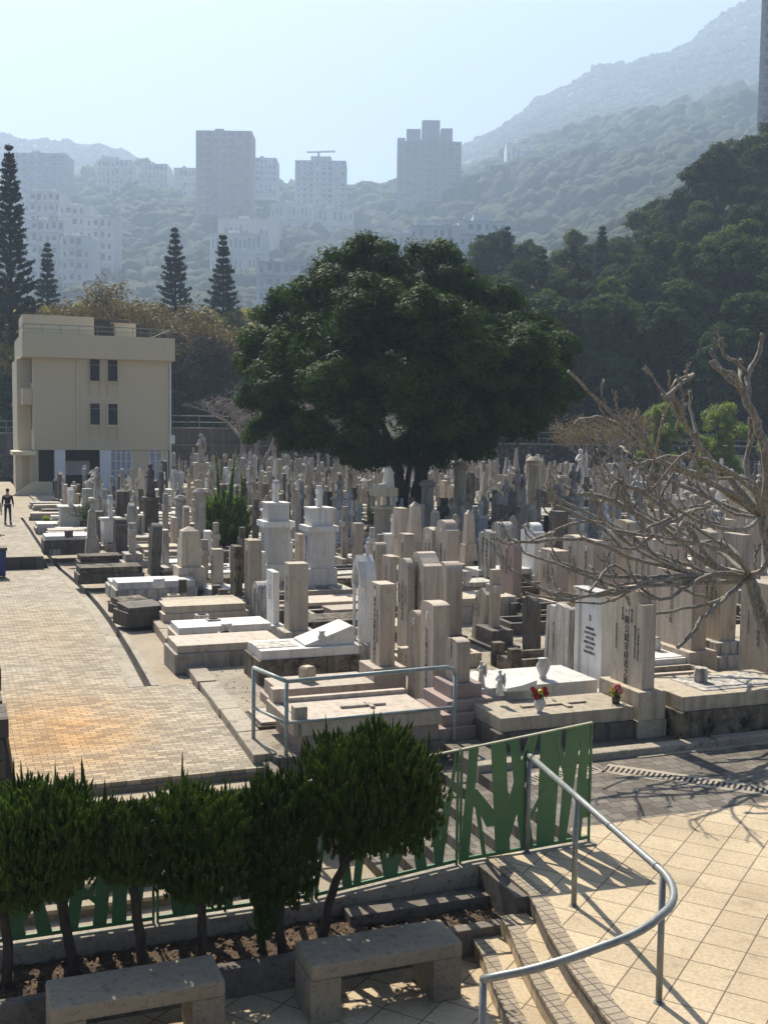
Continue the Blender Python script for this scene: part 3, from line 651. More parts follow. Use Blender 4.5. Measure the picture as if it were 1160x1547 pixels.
# spiky junipers: many upright shoots of small scales
def juniper(name, label, base, cx, cz, rx, ry, rz, nsh, seed, trunk=(), shoot=(.06,.125), lsz=.013, cat='shrub', per=46, group=None, sparse=.5, rad=.031):
    rg = np.random.default_rng(seed); r = random.Random(seed); P = []; Nn = []; S = []
    global RNG; RNG = rg
    SH = []; nl = 7; lob = [(r.uniform(-.6,.6), r.uniform(-.6,.6), r.uniform(-.6,.6)) for _ in range(nl)]
    lob = [(0,0,0,.72)]+[(.50*math.cos(a)*(1 if k%2 else .8), .5*math.sin(a), (.34 if k%2 else -.22)+r.uniform(-.12,.12), r.uniform(.40,.58)) for k, a in enumerate([i_*2*PI/8+r.uniform(-.3,.3) for i_ in range(8)])]+[(r.uniform(-.25,.25),r.uniform(-.2,.2),.55,.40)]
    MI = []
    for i in range(nsh):
        lx, ly, lz, lr = lob[i % len(lob)]; d = rg.normal(size=3); d /= np.linalg.norm(d); q = rg.uniform(.35,1)**.45
        bump = 1+.17*math.sin(5*d[0]+seed)*math.sin(6*d[2]+2*d[1])+.13*math.sin(11*d[0]+seed)*math.sin(12*d[2]+9*d[1])
        c = np.array([cx+(lx+d[0]*lr*q*bump)*rx, (ly+d[1]*lr*q*bump)*ry, cz+(lz+d[2]*lr*q*bump)*rz])
        L = rg.uniform(*shoot)*(1.25 if d[2] > .35 else .85); ax = np.array([d[0]*.45, d[1]*.45, 1.0])+rg.normal(size=3)*.16; ax /= np.linalg.norm(ax)
        if rg.random() < .045 and d[2] > .25: L *= rg.uniform(1.6,2.8); ax = np.array([0,0,1.0])+rg.normal(size=3)*.06; ax /= np.linalg.norm(ax)
        SH.append((c, L, ax)); t = rg.random(per); wv = rad*(1-t)**.8*(.35+1.3*np.minimum(t*4,1)); off = rnd_unit(per); off -= np.outer(off@ax, ax); off /= np.linalg.norm(off,axis=1)[:,None]
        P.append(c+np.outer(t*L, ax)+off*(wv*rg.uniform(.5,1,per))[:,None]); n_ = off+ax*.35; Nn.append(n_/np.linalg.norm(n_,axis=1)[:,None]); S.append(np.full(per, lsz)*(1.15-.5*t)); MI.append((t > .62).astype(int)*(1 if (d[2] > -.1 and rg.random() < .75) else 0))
    ring = 6; prof_ = [(0,.35),(.18,.95),(.45,.85),(.75,.5),(1.0,.06)]; SV = []; SF = []
    for (c, L, ax) in SH:
        x = np.cross(ax, [1,0,0]); x /= np.linalg.norm(x); y = np.cross(ax, x); b0 = len(SV)
        for (t, q) in prof_:
            for k in range(ring):
                a = 2*PI*k/ring+t*2; SV.append(c+ax*t*L+(x*math.cos(a)+y*math.sin(a))*rad*.50*q*r.uniform(.7,1.25))
        for j in range(4):
            for k in range(ring): SF.append((b0+j*ring+k, b0+j*ring+(k+1)%ring, b0+(j+1)*ring+(k+1)%ring, b0+(j+1)*ring+k))
    P = np.concatenate(P); Nn = np.concatenate(Nn); S = np.concatenate(S)*rg.uniform(.7,1.3,len(P))
    # scales lie along the shoot: tangent near vertical
    tgt = np.array([0,0,1.0])+rnd_unit(len(P))*.45; tgt -= Nn*(tgt*Nn).sum(1)[:,None]; tgt /= np.linalg.norm(tgt,axis=1)[:,None]; b = np.cross(Nn, tgt); s = S[:,None]
    V = np.stack([P-tgt*s*.5, P+b*s*.28, P+tgt*s*.9, P-b*s*.28], 1).reshape(-1,3)
    o = empty(name, base, 0, label, cat, group); put('foliage', npmesh('juniper_foliage', *join([(V, np.arange(len(V)).reshape(-1,4)), (np.array(SV), np.array(SF))]), M['lf_juniper']), o)
    me_ = o.children[0].data; me_.materials.append(M['lf_sunlit_tip']); mi_ = np.concatenate(MI+[np.zeros(len(SF), int)]); me_.polygons.foreach_set('material_index', mi_.astype(np.int32)); me_.update()
    tm = MB()
    for (p0, p1, r0, r1) in trunk: limb_tube(tm, p0, p1, r0, r1, seed+len(tm.v), .05, 7, 9)
    if trunk: tm.obj('trunk', M['bark'], o, smooth=True)
    return o
def shrub(x0, yb, xc, ytop, ybot, wpx, nsh, seed, label, v_=10.9, lean=None, ry=None):
    """trunk foot at pixel (x0,yb) on the soil; crown centre xc between ytop and ybot"""
    b = G(x0, yb, -.38); d = b.y
    t = D(xc, ytop, d); q = D(xc, ybot, d); cz = (t.z+q.z)/2-b.z; rz = (t.z-q.z)/2-.08; cx = t.x-b.x; rx = wpx/2*d/F-.03
    L = [((0,0,-.05), (cx*.45,0,cz-rz*.75), .055, .042), ((cx*.45,0,cz-rz*.75), (cx,0,cz), .04, .02), ((cx*.4,0,cz-rz*.8), (cx-rx*.55,.1,cz-rz*.1), .03, .012), ((cx*.45,0,cz-rz*.75), (cx+rx*.55,-.1,cz-rz*.1), .03, .012)]
    return juniper('juniper_shrub', label, b, cx, cz, rx, ry or min(rx*.85,.5), rz, nsh, seed, L, group='juniper shrubs behind the benches')
shrub(487,1422,566,1085,1342,258,5400,1,'largest juniper shrub with a leaning trunk right of centre behind the right bench', ry=.62)
shrub(300,1458,302,1178,1400,186,3600,2,'round juniper shrub with thin trunk behind the right end of the left bench')
shrub(118,1475,66,1176,1398,204,4000,3,'wide juniper shrub in the planter near the left edge')
shrub(428,1440,418,1160,1408,162,3000,4,'dense juniper shrub between the largest one and the thin-trunked one')
shrub(215,1480,182,1205,1362,138,1900,5,'small juniper shrub filling the gap right of the wide left one')
shrub(8,1490,0,1195,1415,140,2200,6,'juniper shrub cut off by the left edge of the picture')
b = G(398,1440,-.38); juniper('small_conifer', 'small thin olive conifer growing low between two juniper trunks', b, 0, .30, .13, .13, .28, 70, 12, [((0,0,-.05),(0,0,.4),.015,.006)], (.1,.2), .028, 'shrub', 30)
b = G(340,838); ppm = F/b.y
juniper('juniper_bush', 'dark spiky juniper bush growing among the graves left of the white towers', b, 0, 36/ppm, 33/ppm, 25/ppm, 30/ppm, 330, 14, [((0,0,-.1),(0,0,1.0),.1,.05)], (.45,.85), .075, 'bush', 130, None, .5, .17)
# frangipani: knobbly bare branches over the graves
FR = G(1196, 1075); fd = FR.y
fo = empty('bare_frangipani_tree', FR, 0, 'leafless knobbly frangipani tree leaning in from the right over the graves', 'tree')
r = random.Random(77); tm = MB(); bm_ = MB()
def fp(x, y, dy=0): return D(x, y, fd+dy)-FR
def wig(pts, n=5, a=.05):
    out = []; pts = [Vector(p) for p in pts]
    for i in range(len(pts)-1):
        for k in range(n):
            t = k/n; p0 = pts[max(i-1,0)]; p1 = pts[i]; p2 = pts[i+1]; p3 = pts[min(i+2,len(pts)-1)]
            q = .5*((2*p1)+(p2-p0)*t+(2*p0-5*p1+4*p2-p3)*t*t+(-p0+3*p1-3*p2+p3)*t**3); out.append(q+Vector((r.uniform(-1,1), r.uniform(-1,1), r.uniform(-1,1)))*a*.35)
    out.append(pts[-1]); return out
def branch(pts, ra, rb, mb=None, n=7):
    q = wig(pts); k = len(q); (mb or bm_).tube(q, [(ra+(rb-ra)*(i/(k-1)))*r.uniform(.9,1.14) for i in range(k)], n)
    # blunt stub end
    return q
def twigs(q, n, L, rad):
    for _ in range(n):
        i = r.randrange(len(q)//3, len(q)); p = q[i]; d = (q[i]-q[i-1]).normalized(); s = Vector((r.uniform(-.35,.2), r.uniform(-.6,.6), r.choice((r.uniform(.5,1.4), r.uniform(-.1,.35))))); dd = (d*.7+s).normalized(); l = L*r.uniform(.5,1.2)
        q2 = branch([p, p+dd*l*.55, p+dd*l+Vector((0,0,l*.22))], rad, rad*.72)
        if r.random() < .6:
            e = q2[-1]
            for _k in range(2):
                s = (dd+Vector((r.uniform(-1,1), r.uniform(-1,1), r.uniform(-.2,1)))*.9).normalized(); branch([e, e+s*l*.25, e+s*l*.5+Vector((0,0,l*.1))], rad*.75, rad*.6)
branch([(0,0,-.3), fp(1178,1000), fp(1150,930), fp(1132,870)], .15, .10, tm, 10)
branch([fp(1175,1000,.2), fp(1185,930,.5), fp(1165,850,.6), fp(1150,780,.4)], .12, .085, tm, 10)
H1 = fp(1132,870); H2 = fp(1150,780,.4); H3 = fp(1072,905,-.2)
lim = [  # (points, r0, r1, twigs)
 ([H1, fp(1075,855,-.6), fp(1000,800,-.9), fp(930,760,-1.0), fp(880,745,-1.2)], .085,.036,5),
 ([H1, fp(1085,880,.3), fp(1010,850,.6), fp(945,805,1), fp(860,762,1.4), fp(826,745,1.5)], .075,.032,5),
 ([H1, fp(1060,870,-1.2), fp(975,872,-1.6), fp(905,868,-1.8), fp(838,848,-2)], .06,.026,4),
 ([fp(1075,870,-.5), fp(1000,875,-1.5), fp(940,895,-1.9), fp(880,900,-2), fp(818,892,-2)], .055,.024,3),
 ([fp(1060,870,-1.2), fp(960,845,-1.6), fp(880,815,-2), fp(800,820,-2.2), fp(766,815,-2.2)], .05,.022,3),
 ([fp(1075,880,-1), fp(985,885,-2), fp(925,890,-2.3), fp(850,905,-2.6), fp(768,858,-2.6)], .045,.02,3),
 ([H1, fp(1095,905,-.9), fp(1060,935,-1.4), fp(1045,958,-1.6), fp(1023,979,-1.8)], .05,.034,0),
 ([H1, fp(1090,905,-.5), fp(1030,920,-1.3), fp(975,930,-1.6), fp(962,928,-1.6)], .045,.022,1),
 ([H2, fp(1105,745,0), fp(1040,715,-.4), fp(985,690,-.6), fp(930,640,-.9), fp(885,632,-1), fp(866,642,-1)], .08,.03,4),
 ([H2, fp(1110,770,.8), fp(1045,740,1.2), fp(985,715,1.4), fp(930,690,1.5), fp(890,660,1.6)], .07,.028,4),
 ([H2, fp(1100,720,.3), fp(1060,680,0), fp(1035,640,-.3), fp(1022,605,-.5), fp(1000,595,-.5)], .08,.04,3),
 ([fp(1060,680,0), fp(1045,625,.5), fp(1042,590,.6)], .045,.035,0), ([fp(1022,650,-.3), fp(1030,620,-.6), fp(1036,608,-.6)], .035,.03,0),
 ([H2, fp(1160,720,0), fp(1150,660,-.2), fp(1130,610,-.3), fp(1118,585,-.3), fp(1100,570,-.3), fp(1075,545,-.3)], .12,.045,0),
 ([fp(1130,610,-.3), fp(1128,575,0), fp(1133,560,.1), fp(1148,530,.2), fp(1152,503,.2)], .075,.04,0), ([fp(1131,566,.1), fp(1112,548,0), fp(1092,535,-.2), fp(1090,510,-.2)], .05,.03,1),
 ([fp(1122,590,-.3), fp(1108,565,-.7), fp(1085,558,-.8), fp(1073,545,-.8)], .05,.035,0), ([fp(1118,585,-.3), fp(1117,560,.3), fp(1119,543,.3)], .05,.04,0),
 ([fp(1100,570,-.3), fp(1078,540,0), fp(1073,528,0)], .045,.035,0),
 ([H2, fp(1135,740,-.8), fp(1080,700,-1.6), fp(1020,690,-2), fp(970,700,-2.2), fp(945,700,-2.2)], .06,.025,4),
 ([H2, fp(1150,740,.8), fp(1175,690,1)], .07,.04,0), ([H2, fp(1130,730,1), fp(1128,690,1.2), fp(1134,660,1.2)], .07,.05,1),
 ([fp(1070,760,0), fp(1010,790,-1.5), fp(950,830,-2.2), fp(900,790,-2.4), fp(842,765,-2.6)], .05,.022,4),
 ([H1, fp(1080,830,1), fp(1020,800,1.6), fp(965,770,2), fp(905,720,2.1)], .06,.026,5),
 ([H1, fp(1110,840,-1.3), fp(1050,820,-2.2), fp(985,810,-2.6), fp(930,800,-2.6)], .055,.024,4),
 ([H1, fp(1150,860,-1), fp(1180,830,-1.5)], .06,.03,1), ([H2, fp(1120,800,-1.5), fp(1060,790,-2.4), fp(1010,760,-2.6), fp(960,735,-2.8)], .05,.022,4),
 ([fp(985,690,-.6), fp(975,660,-.8), fp(960,640,-.9), fp(965,618,-.9)], .035,.025,1), ([fp(1000,800,-.9), fp(1000,750,-1), fp(1018,715,-1)], .035,.026,0),
 ([fp(930,760,-1), fp(935,720,-1.1), fp(928,700,-1.1)], .032,.026,0), ([fp(1072,905,-.2), fp(1040,895,-1.2), fp(1010,880,-1.6)], .04,.02,2),
]
for pts, ra, rb, nt_ in list(lim):
    if nt_ >= 3:
        for _k in range(1):
            j = [Vector(p_)+Vector((r.uniform(-.25,.35)*i_*.5, r.uniform(-.5,.5)*i_*.4, r.uniform(-.16,.16)*i_)) for i_, p_ in enumerate(pts)]; lim.append((j[:-1] if r.random() < .3 else j, ra*.7, rb*.85, 2))
for pts, ra, rb, nt_ in lim:
    q = branch(pts, ra*.74, rb*.95); rb *= .85
    if nt_: twigs(q, nt_+1, .36, rb*.85)
tm.obj('trunk', M['barkf'], fo, smooth=True); bm_.obj('branches', M['barkf'], fo, smooth=True)
#SECTION_TOMBS
# ------------------------------------------------------------------ graves
TXT = {}
def text_mesh(s, size, mat, sl=1.0):
    key = (s, size, mat)
    if key in TXT: return TXT[key]
    cu = bpy.data.curves.new('letters', 'FONT'); cu.body = s; cu.size = size; cu.align_x = 'CENTER'; cu.align_y = 'TOP'; cu.space_line = sl; cu.resolution_u = 2; cu.extrude = .002
    ob = bpy.data.objects.new('letters', cu); C.objects.link(ob); bpy.context.view_layer.update()
    me = bpy.data.meshes.new_from_object(ob.evaluated_get(bpy.context.evaluated_depsgraph_get())); me = me.copy() if me.users else me
    bpy.data.objects.remove(ob); me.materials.clear(); me.materials.append(M[mat]); me.name = 'letters'
    me.transform(Matrix(((0,0,-1,0),(-1,0,0,0),(0,1,0,0),(0,0,0,1))))   # reads on a face that looks to -X
    TXT[key] = me; return me
def col(s): return '\n'.join(s)
def outline(kind, w, h):
    a = w/2; P = [(-a,0),(a,0)]
    if kind == 'flat': P += [(a,h),(-a,h)]
    elif kind in ('arch','round'):
        k = .10*w if kind == 'arch' else .42*w
        P += [(a*math.cos(t), h-k+k*math.sin(t)) for t in np.linspace(0, PI, 13)]
    elif kind == 'shoulder':
        b = a*.68; k = b*.55; P += [(a,h-k-.09),(b+.02,h-k-.07)]+[(b*math.cos(t), h-k+k*math.sin(t)) for t in np.linspace(0, PI, 11)]+[(-b-.02,h-k-.07),(-a,h-k-.09)]
    elif kind == 'ogee': P += [(a,h*.88),(a*.75,h*.90),(a*.45,h*.95),(a*.25,h*.99),(0,h),(-a*.25,h*.99),(-a*.45,h*.95),(-a*.75,h*.90),(-a,h*.88)]
    elif kind == 'gothic': P += [(a,h*.72),(a*.85,h*.82),(a*.5,h*.93),(0,h),(-a*.5,h*.93),(-a*.85,h*.82),(-a,h*.72)]
    elif kind == 'peak': P += [(a,h*.9),(0,h),(-a,h*.9)]
    elif kind == 'broken': P += [(a,h*.93),(a*.7,h*.955),(a*.35,h*.94),(a*.1,h),(-a*.25,h*.985),(-a*.5,h*.97),(-a*.8,h*.985),(-a,h*.96)]
    return P
def cross_out(h, w, b):
    a = w/2; z1 = h*.60; z2 = z1+b
    return [(-b/2,0),(b/2,0),(b/2,z1),(a,z1),(a,z2),(b/2,z2),(b/2,h),(-b/2,h),(-b/2,z2),(-a,z2),(-a,z1),(-b/2,z1)]
NEARBEV = True
def figure_parts(root, h, mat, wings=False, z=0):
    """draped standing figure carved in stone"""
    f = MB(); f.lathe([(.20*h,0),(.17*h,.12*h),(.135*h,.35*h),(.115*h,.52*h),(.145*h,.68*h),(.15*h,.77*h),(.06*h,.83*h),(.05*h,.85*h)], 0, 0, 12, .8, 1)
    f.lathe([(.03*h,.84*h),(.068*h,.88*h),(.078*h,.925*h),(.06*h,.975*h),(.02*h,1.0*h)], -.01*h, 0, 10, 1.05, .9)
    for s in (-1,1): f.tube([(0,s*.14*h,.76*h),(-.07*h,s*.17*h,.62*h),(-.15*h,s*.05*h,.60*h)], [.055*h,.05*h,.035*h], 7)
    f.obj('figure', mat, root, smooth=True, loc=(0,0,z))
    if wings:
        for s in (-1,1): MB().prism([(s*.05*h,.5*h),(s*.22*h,.35*h),(s*.30*h,.62*h),(s*.22*h,.92*h),(s*.10*h,.80*h)], .07*h, .11*h).obj('wing', mat, root, loc=(0,0,z))
def tomb(name, loc, kind, mat, w, t, h, steps=(), led=None, texts=(), bev=.008, smat=None, extra=None, rz=0.0, tilt=0, label=None, cat='tombstone', group=None):
    """headstone facing -X on steps [(overhang, height)], ledger (L, W, H, mat, base mat, base height) in front of it"""
    root = empty(name, loc, TH+rz, label, cat, group); m = M[mat]; z = -.12; zz = 0; sm = M[smat or mat]
    x_front = -t/2
    for i, (e, hh) in enumerate(steps):
        MB().box(-t/2-e, t/2+e, -w/2-e, w/2+e, zz+(-.12 if i == 0 else 0), zz+hh).obj('base', sm, root, bevel=bev); zz += hh; x_front = min(x_front, -t/2-e)
    hh = h-zz
    if kind in ('flat','arch','round','shoulder','ogee','gothic','peak','broken'):
        s = MB().prism(outline(kind, w, hh+(.12 if not steps else 0)), -t/2, t/2).obj('headstone', m, root, bevel=bev)
        s.location.z = zz-(0 if steps else .12); s.rotation_euler.y = tilt
    elif kind == 'pilaster':
        s = MB().prism(outline('flat', w*.72, hh-.05), -t*.3, t*.3).obj('headstone', m, root, bevel=bev); s.location.z = zz
        for sd_ in (-1, 1): MB().box(-t/2, t/2, sd_*w*.43-w*.075, sd_*w*.43+w*.075, 0, hh-.06).obj('pilaster', m, root, bevel=bev, loc=(0,0,zz))
        MB().box(-t*.62, t*.62, -w*.54, w*.54, hh-.07, hh).obj('cap', m, root, bevel=bev, loc=(0,0,zz))
        MB().box(-t*.60, -t*.3, -w*.36, w*.36, 0, .06).obj('sill', m, root, bevel=bev, loc=(0,0,zz))
    elif kind == 'arcade':   # marble gothic frame with two small columns
        s = MB().prism(outline('gothic', w, hh), -t*.1, t*.5).obj('headstone', m, root, bevel=bev, loc=(0,0,zz))
        for sd_ in (-1, 1): MB().lathe([(.05,0),(.05,.06),(.034,.1),(.034,hh*.58),(.052,hh*.62),(.052,hh*.66)], -t*.35, sd_*w*.40, 10).obj('column', m, root, loc=(0,0,zz), smooth=True)
        MB().prism([(-w/2,hh*.66),(-w*.5,hh*.74),(-w*.26,hh*.93),(0,hh*1.0),(w*.26,hh*.93),(w*.5,hh*.74),(w/2,hh*.66),(w*.36,hh*.66),(w*.30,hh*.76),(0,hh*.88),(-w*.30,hh*.76),(-w*.36,hh*.66)], -t*.5, -t*.1).obj('arch', m, root, bevel=.004, loc=(0,0,zz))
        c = MB().prism(cross_out(.3, .18, .06), -.03, .03).obj('cross', m, root, loc=(t*.2,0,zz+hh*.97))
    elif kind == 'cross':
        MB().prism(cross_out(hh, w, min(.22, w*.32)), -t/2, t/2).obj('cross', m, root, bevel=bev, loc=(0,0,zz))
    elif kind == 'celtic':
        MB().prism(cross_out(hh, w, w*.26), -t/2, t/2).obj('cross', m, root, bevel=bev, loc=(0,0,zz))
        pts = [(0, w*.33*math.cos(a), hh*.60+w*.13+w*.33*math.sin(a)) for a in np.linspace(0, 2*PI, 17)]; MB().tube(pts, w*.06, 6).obj('ring', m, root, loc=(0,0,zz))
    elif kind == 'column':
        R_ = w/2; MB().lathe([(R_*1.25,0),(R_*1.25,.08),(R_,.12),(R_*.9,hh*.86)], 0, 0, 20, 1, 1, .10).obj('shaft', m, root, loc=(0,0,zz))
        MB().lathe([(R_*.95,hh*.86),(R_*1.25,hh*.9),(R_*1.25,hh*.94),(R_*.7,hh)], 0, 0, 16).obj('capital', m, root, loc=(0,0,zz))
    elif kind == 'obelisk':
        MB().box(-w/2, w/2, -w/2, w/2, 0, hh*.36, .05).obj('pedestal', m, root, bevel=bev, loc=(0,0,zz)); MB().box(-w*.34, w*.34, -w*.34, w*.34, hh*.36, hh*.93, .05).obj('shaft', m, root, bevel=bev, loc=(0,0,zz))
        MB().box(-w*.34+.05, w*.34-.05, -w*.34+.05, w*.34-.05, hh*.93, hh, w*.34-.07).obj('tip', m, root, loc=(0,0,zz))
    elif kind == 'tower':
        q = [(.56,.0,.17),(.47,.17,.55),(.60,.55,.61),(.42,.61,.78),(.46,.78,.80)]
        for i, (ww, a, b_) in enumerate(q): MB().box(-w*ww, w*ww, -w*ww, w*ww, hh*a, hh*b_).obj(('pedestal','pedestal_body','cornice','upper_block','cap')[i], m, root, bevel=bev, loc=(0,0,zz))
        MB().prism(cross_out(hh*.225, hh*.125, hh*.048), -hh*.026, hh*.026).obj('cross', m, root, bevel=.006, loc=(0,0,zz+hh*.80))
    elif kind == 'block_cross':
        MB().box(-w/2, w/2, -w/2, w/2, 0, hh*.5).obj('pedestal', m, root, bevel=bev, loc=(0,0,zz)); MB().box(-w*.6, w*.6, -w*.6, w*.6, hh*.5, hh*.55).obj('cap', m, root, bevel=bev, loc=(0,0,zz))
        MB().prism(cross_out(hh*.45, w*.75, w*.26), -w*.12, w*.12).obj('cross', m, root, bevel=.006, loc=(0,0,zz+hh*.55))
    elif kind == 'statue':
        k = .52; MB().box(-w/2, w/2, -w/2, w/2, 0, hh*k*.9, .03).obj('pedestal', m, root, bevel=bev, loc=(0,0,zz)); MB().box(-w*.58, w*.58, -w*.58, w*.58, hh*k*.9, hh*k).obj('cap', m, root, bevel=bev, loc=(0,0,zz))
        figure_parts(root, hh*(1-k), m, w > .62, zz+hh*k)
    elif kind == 'lantern':
        MB().box(-w*.30, w*.30, -w*.30, w*.30, 0, hh*.62, .02).obj('shaft', m, root, bevel=bev, loc=(0,0,zz)); MB().box(-w*.42, w*.42, -w*.42, w*.42, hh*.62, hh*.66).obj('cornice', m, root, bevel=bev, loc=(0,0,zz))
        for a in (-1,1):
            for b_ in (-1,1): MB().box(a*w*.33-w*.06, a*w*.33+w*.06, b_*w*.33-w*.06, b_*w*.33+w*.06, hh*.66, hh*.82).obj('lantern_post', m, root, loc=(0,0,zz))
        MB().box(-w*.45, w*.45, -w*.45, w*.45, hh*.82, hh*.95).obj('roof_block', m, root, bevel=bev, loc=(0,0,zz)); MB().box(-w*.38, w*.38, -w*.38, w*.38, hh*.95, hh, w*.1).obj('roof', m, root, loc=(0,0,zz))
    elif kind == 'urn':
        MB().box(-w*.42, w*.42, -w*.42, w*.42, 0, hh*.55, .03).obj('pedestal', m, root, bevel=bev, loc=(0,0,zz)); MB().box(-w*.5, w*.5, -w*.5, w*.5, hh*.55, hh*.61).obj('cap', m, root, bevel=bev, loc=(0,0,zz))
        MB().lathe([(w*.18,0),(w*.10,hh*.06),(w*.30,hh*.2),(w*.34,hh*.27),(w*.16,hh*.33),(w*.2,hh*.36),(w*.04,hh*.40)], 0, 0, 14).obj('urn', m, root, loc=(0,0,zz+hh*.61), smooth=True)
    if led:
        L, Wd, H, lm, bmm, bh = led; xa = x_front-L
        if bh: MB().box(xa-.06, x_front-.002, -Wd/2-.06, Wd/2+.06, -.12, bh).obj('grave_base', M[bmm], root, bevel=bev)
        MB().box(xa, x_front-.003, -Wd/2, Wd/2, bh, bh+H).obj('ledger', M[lm], root, bevel=bev*1.3)
    for (s, size, y, ztop, tm_) in texts:
        o = put('inscription', text_mesh(s, size, tm_), root, (-t/2-.004 if kind != 'pilaster' else -t*.3-.004, y, zz+ztop))
    if extra: extra(root, zz, x_front)
    return root
def ppm(y, z=CZ): return F/G(580, y, z).y
used = []
SLABK = ('flat','arch','round','shoulder','ogee','gothic','peak')
def autotext(n, w, hh): return [vcol(n, max(3, int(hh*.62/.15)), .115, 0, hh*.82, 'inkl')]+([vcol(n+1, max(3, int(hh*.4/.09)), .06, w*.27, hh*.7, 'inkl'), vcol(n+2, max(3, int(hh*.4/.09)), .06, -w*.27, hh*.7, 'inkl')] if w > .5 else [])
def T(x, yb, yt, kind, mat, label, w=.6, t=.2, steps=(), led=None, texts=(), smat=None, name=None, **kw):
    p = G(x, yb, CZ); d = p.y; h = D(x, yt, d).z-CZ; used.append((p.x, p.y))
    if not texts and kind in SLABK: texts = autotext(len(label)+int(x), w, h-sum(s_[1] for s_ in steps))
    if kind in SLABK and d < 36 and not kw.get('extra') and int(x) % 3:
        hh_ = h; kw['extra'] = lambda root, zz, xf: setattr(MB().lathe([(.045,0),(.05,.008)], 0, 0, 16, 1.4, 1).obj('portrait', M['marble'], root, loc=(-t/2-.009,0,zz+(hh_-zz)*.88)), 'rotation_euler', (0,PI/2,0))
    nm = name or {'cross':'stone_cross','celtic':'stone_cross','tower':'grave_monument','statue':'statue_monument','column':'grave_column','obelisk':'obelisk','urn':'urn_monument','block_cross':'grave_monument','lantern':'grave_monument'}.get(kind,'tombstone')
    cat = {'stone_cross':'cross','grave_monument':'monument','statue_monument':'statue','grave_column':'column','obelisk':'obelisk','urn_monument':'monument'}.get(nm,'tombstone')
    return tomb(nm, p, kind, mat, w, t, h, steps, led, texts, smat=smat, label=label, cat=cat, bev=.012 if d < 32 else .006, group=kw.pop('group','tombs and monuments'), **kw)
def fake(n, k): # a run of small carved characters
    base = '主懷安息永生於世之墓父母先考妣公氏年月日立男女孫同敬' ; r = random.Random(n); return ''.join(r.choice(base) for _ in range(k))
def vcol(n, k, size, y, z, m='ink'): return (col(fake(n, k)), size, y, z, m)
# --- the front graves
def ex_granite(root, zz, xf):
    # portrait oval, carved cross on the slab
    MB().lathe([(.045,0),(.045,.012)], 0, 0, 16, 1, 1.5).obj('portrait', M['marble_old'], root, loc=(-.125,0,zz+1.22)).rotation_euler = (0,-PI/2,0)
    MB().prism(cross_out(1.15,.5,.10), .505, .53, 'z').obj('slab_cross', M['tan'], root, bevel=.006, loc=(xf-1.75,0,.0)).rotation_euler = (0,0,-PI/2)
T(952,1100,884,'shoulder','granite','big granite tombstone with a long dark Chinese inscription, behind a tan slab with a cross', .92,.24,
  [(.15,.28),(.13,.46)], (2.35,1.0,.22,'tan','dark',.28), [(col('陳公紹安府君之墓'),.145,0,1.12,'ink'),vcol(3,7,.06,.30,.95,'inkl'),vcol(4,9,.06,-.24,1.0,'inkl'),vcol(5,9,.06,-.33,.98,'inkl'),vcol(15,4,.055,.13,1.25,'ink'),vcol(16,4,.055,-.13,1.25,'ink'),('+',.22,0,1.50,'ink')], smat='tan', extra=ex_granite)
T(893,1068,890,'pilaster','marble','white marble tombstone with rows of small carved text between two pilasters', .9,.22,[(.16,.42)],(2.3,1.25,.24,'marble','marble',.40),
  [('主',.12,0,1.22,'ink')]+[(fake(20+i,7 if i%2 else 5),.055,0,1.0-.085*i,'ink') for i in range(6)]+[vcol(31,8,.055,-.40,.85,'ink'),vcol(32,10,.035,.40,.9,'inkl')])
T(842,1024,911,'broken','marble_old','white slab tombstone streaked heavily with black runs and a ragged top', .9,.16,tilt=.04,texts=[vcol(40,7,.08,.05,1.1,'inkl')])
T(803,992,900,'round','dark','thin dark mouldy tombstone with rounded top left of the black-streaked white slab', .62,.12,tilt=-.03)
T(746,975,860,'cross','granite','weathered rough stone cross on a black stepped base', .55,.2,[(.28,.07),(.16,.34)],smat='dark')
T(722,966,888,'peak','grey','pale grey slab leaning against the base of the rough stone cross', .55,.12,tilt=.10)
T(678,964,848,'round','granite','round-topped granite tombstone with a dark front inscription and a post on its right', .55,.40,[(.10,.10)],smat='dark',texts=[vcol(41,9,.11,0,1.35,'ink')])
T(640,978,833,'ogee','granite','broad pale granite tombstone with a curved peak', .95,.42)
T(612,978,843,'round','granite','narrow round-topped granite tombstone beside the broad peaked one', .62,.16,texts=[vcol(42,9,.10,.0,1.5,'ink'),vcol(43,6,.07,.18,1.4,'inkl'),vcol(44,6,.07,-.18,1.4,'inkl')])
T(628,1064,922,'round','granite','slim granite tombstone with a small portrait frame, left of the tall curved one', .46,.14,texts=[vcol(45,6,.06,0,.9,'inkl')])
T(655,1080,908,'arch','granite','tall thick granite tombstone with a gently curved top above the metal railing', .55,.30,texts=[vcol(46,10,.12,0,1.5,'inkl')])
def ex_rose(root, zz, xf):
    MB().prism(cross_out(.75,.34,.07), .452, .49, 'z').obj('slab_cross', M['grey'], root, bevel=.006, loc=(xf-1.35,.05,0)).rotation_euler = (0,0,-PI/2)
    for y in (-.72,.72): MB().box(xf-2.3, xf, y-.06, y+.06, .3, .52).obj('kerb', M['granite'], root, bevel=.01)
    MB().box(xf-2.36, xf-2.22, -.78, .78, .3, .5).obj('kerb', M['granite'], root, bevel=.01)
    for x, y in ((-2.22,-.6),(-2.22,.6)): MB().box(xf+x-.1, xf+x+.1, y-.1, y+.1, .5, .72).obj('flower_box', M['granite'], root, bevel=.012)
T(690,1098,964,'arch','granite','small granite tombstone on four rose stone steps behind the railing', .42,.24,[(.52,.20),(.40,.18),(.28,.18),(.15,.22)],(2.15,1.35,.15,'granite','granite2',.30),[vcol(47,7,.07,0,.85,'inkl')],smat='granite2',extra=ex_rose)
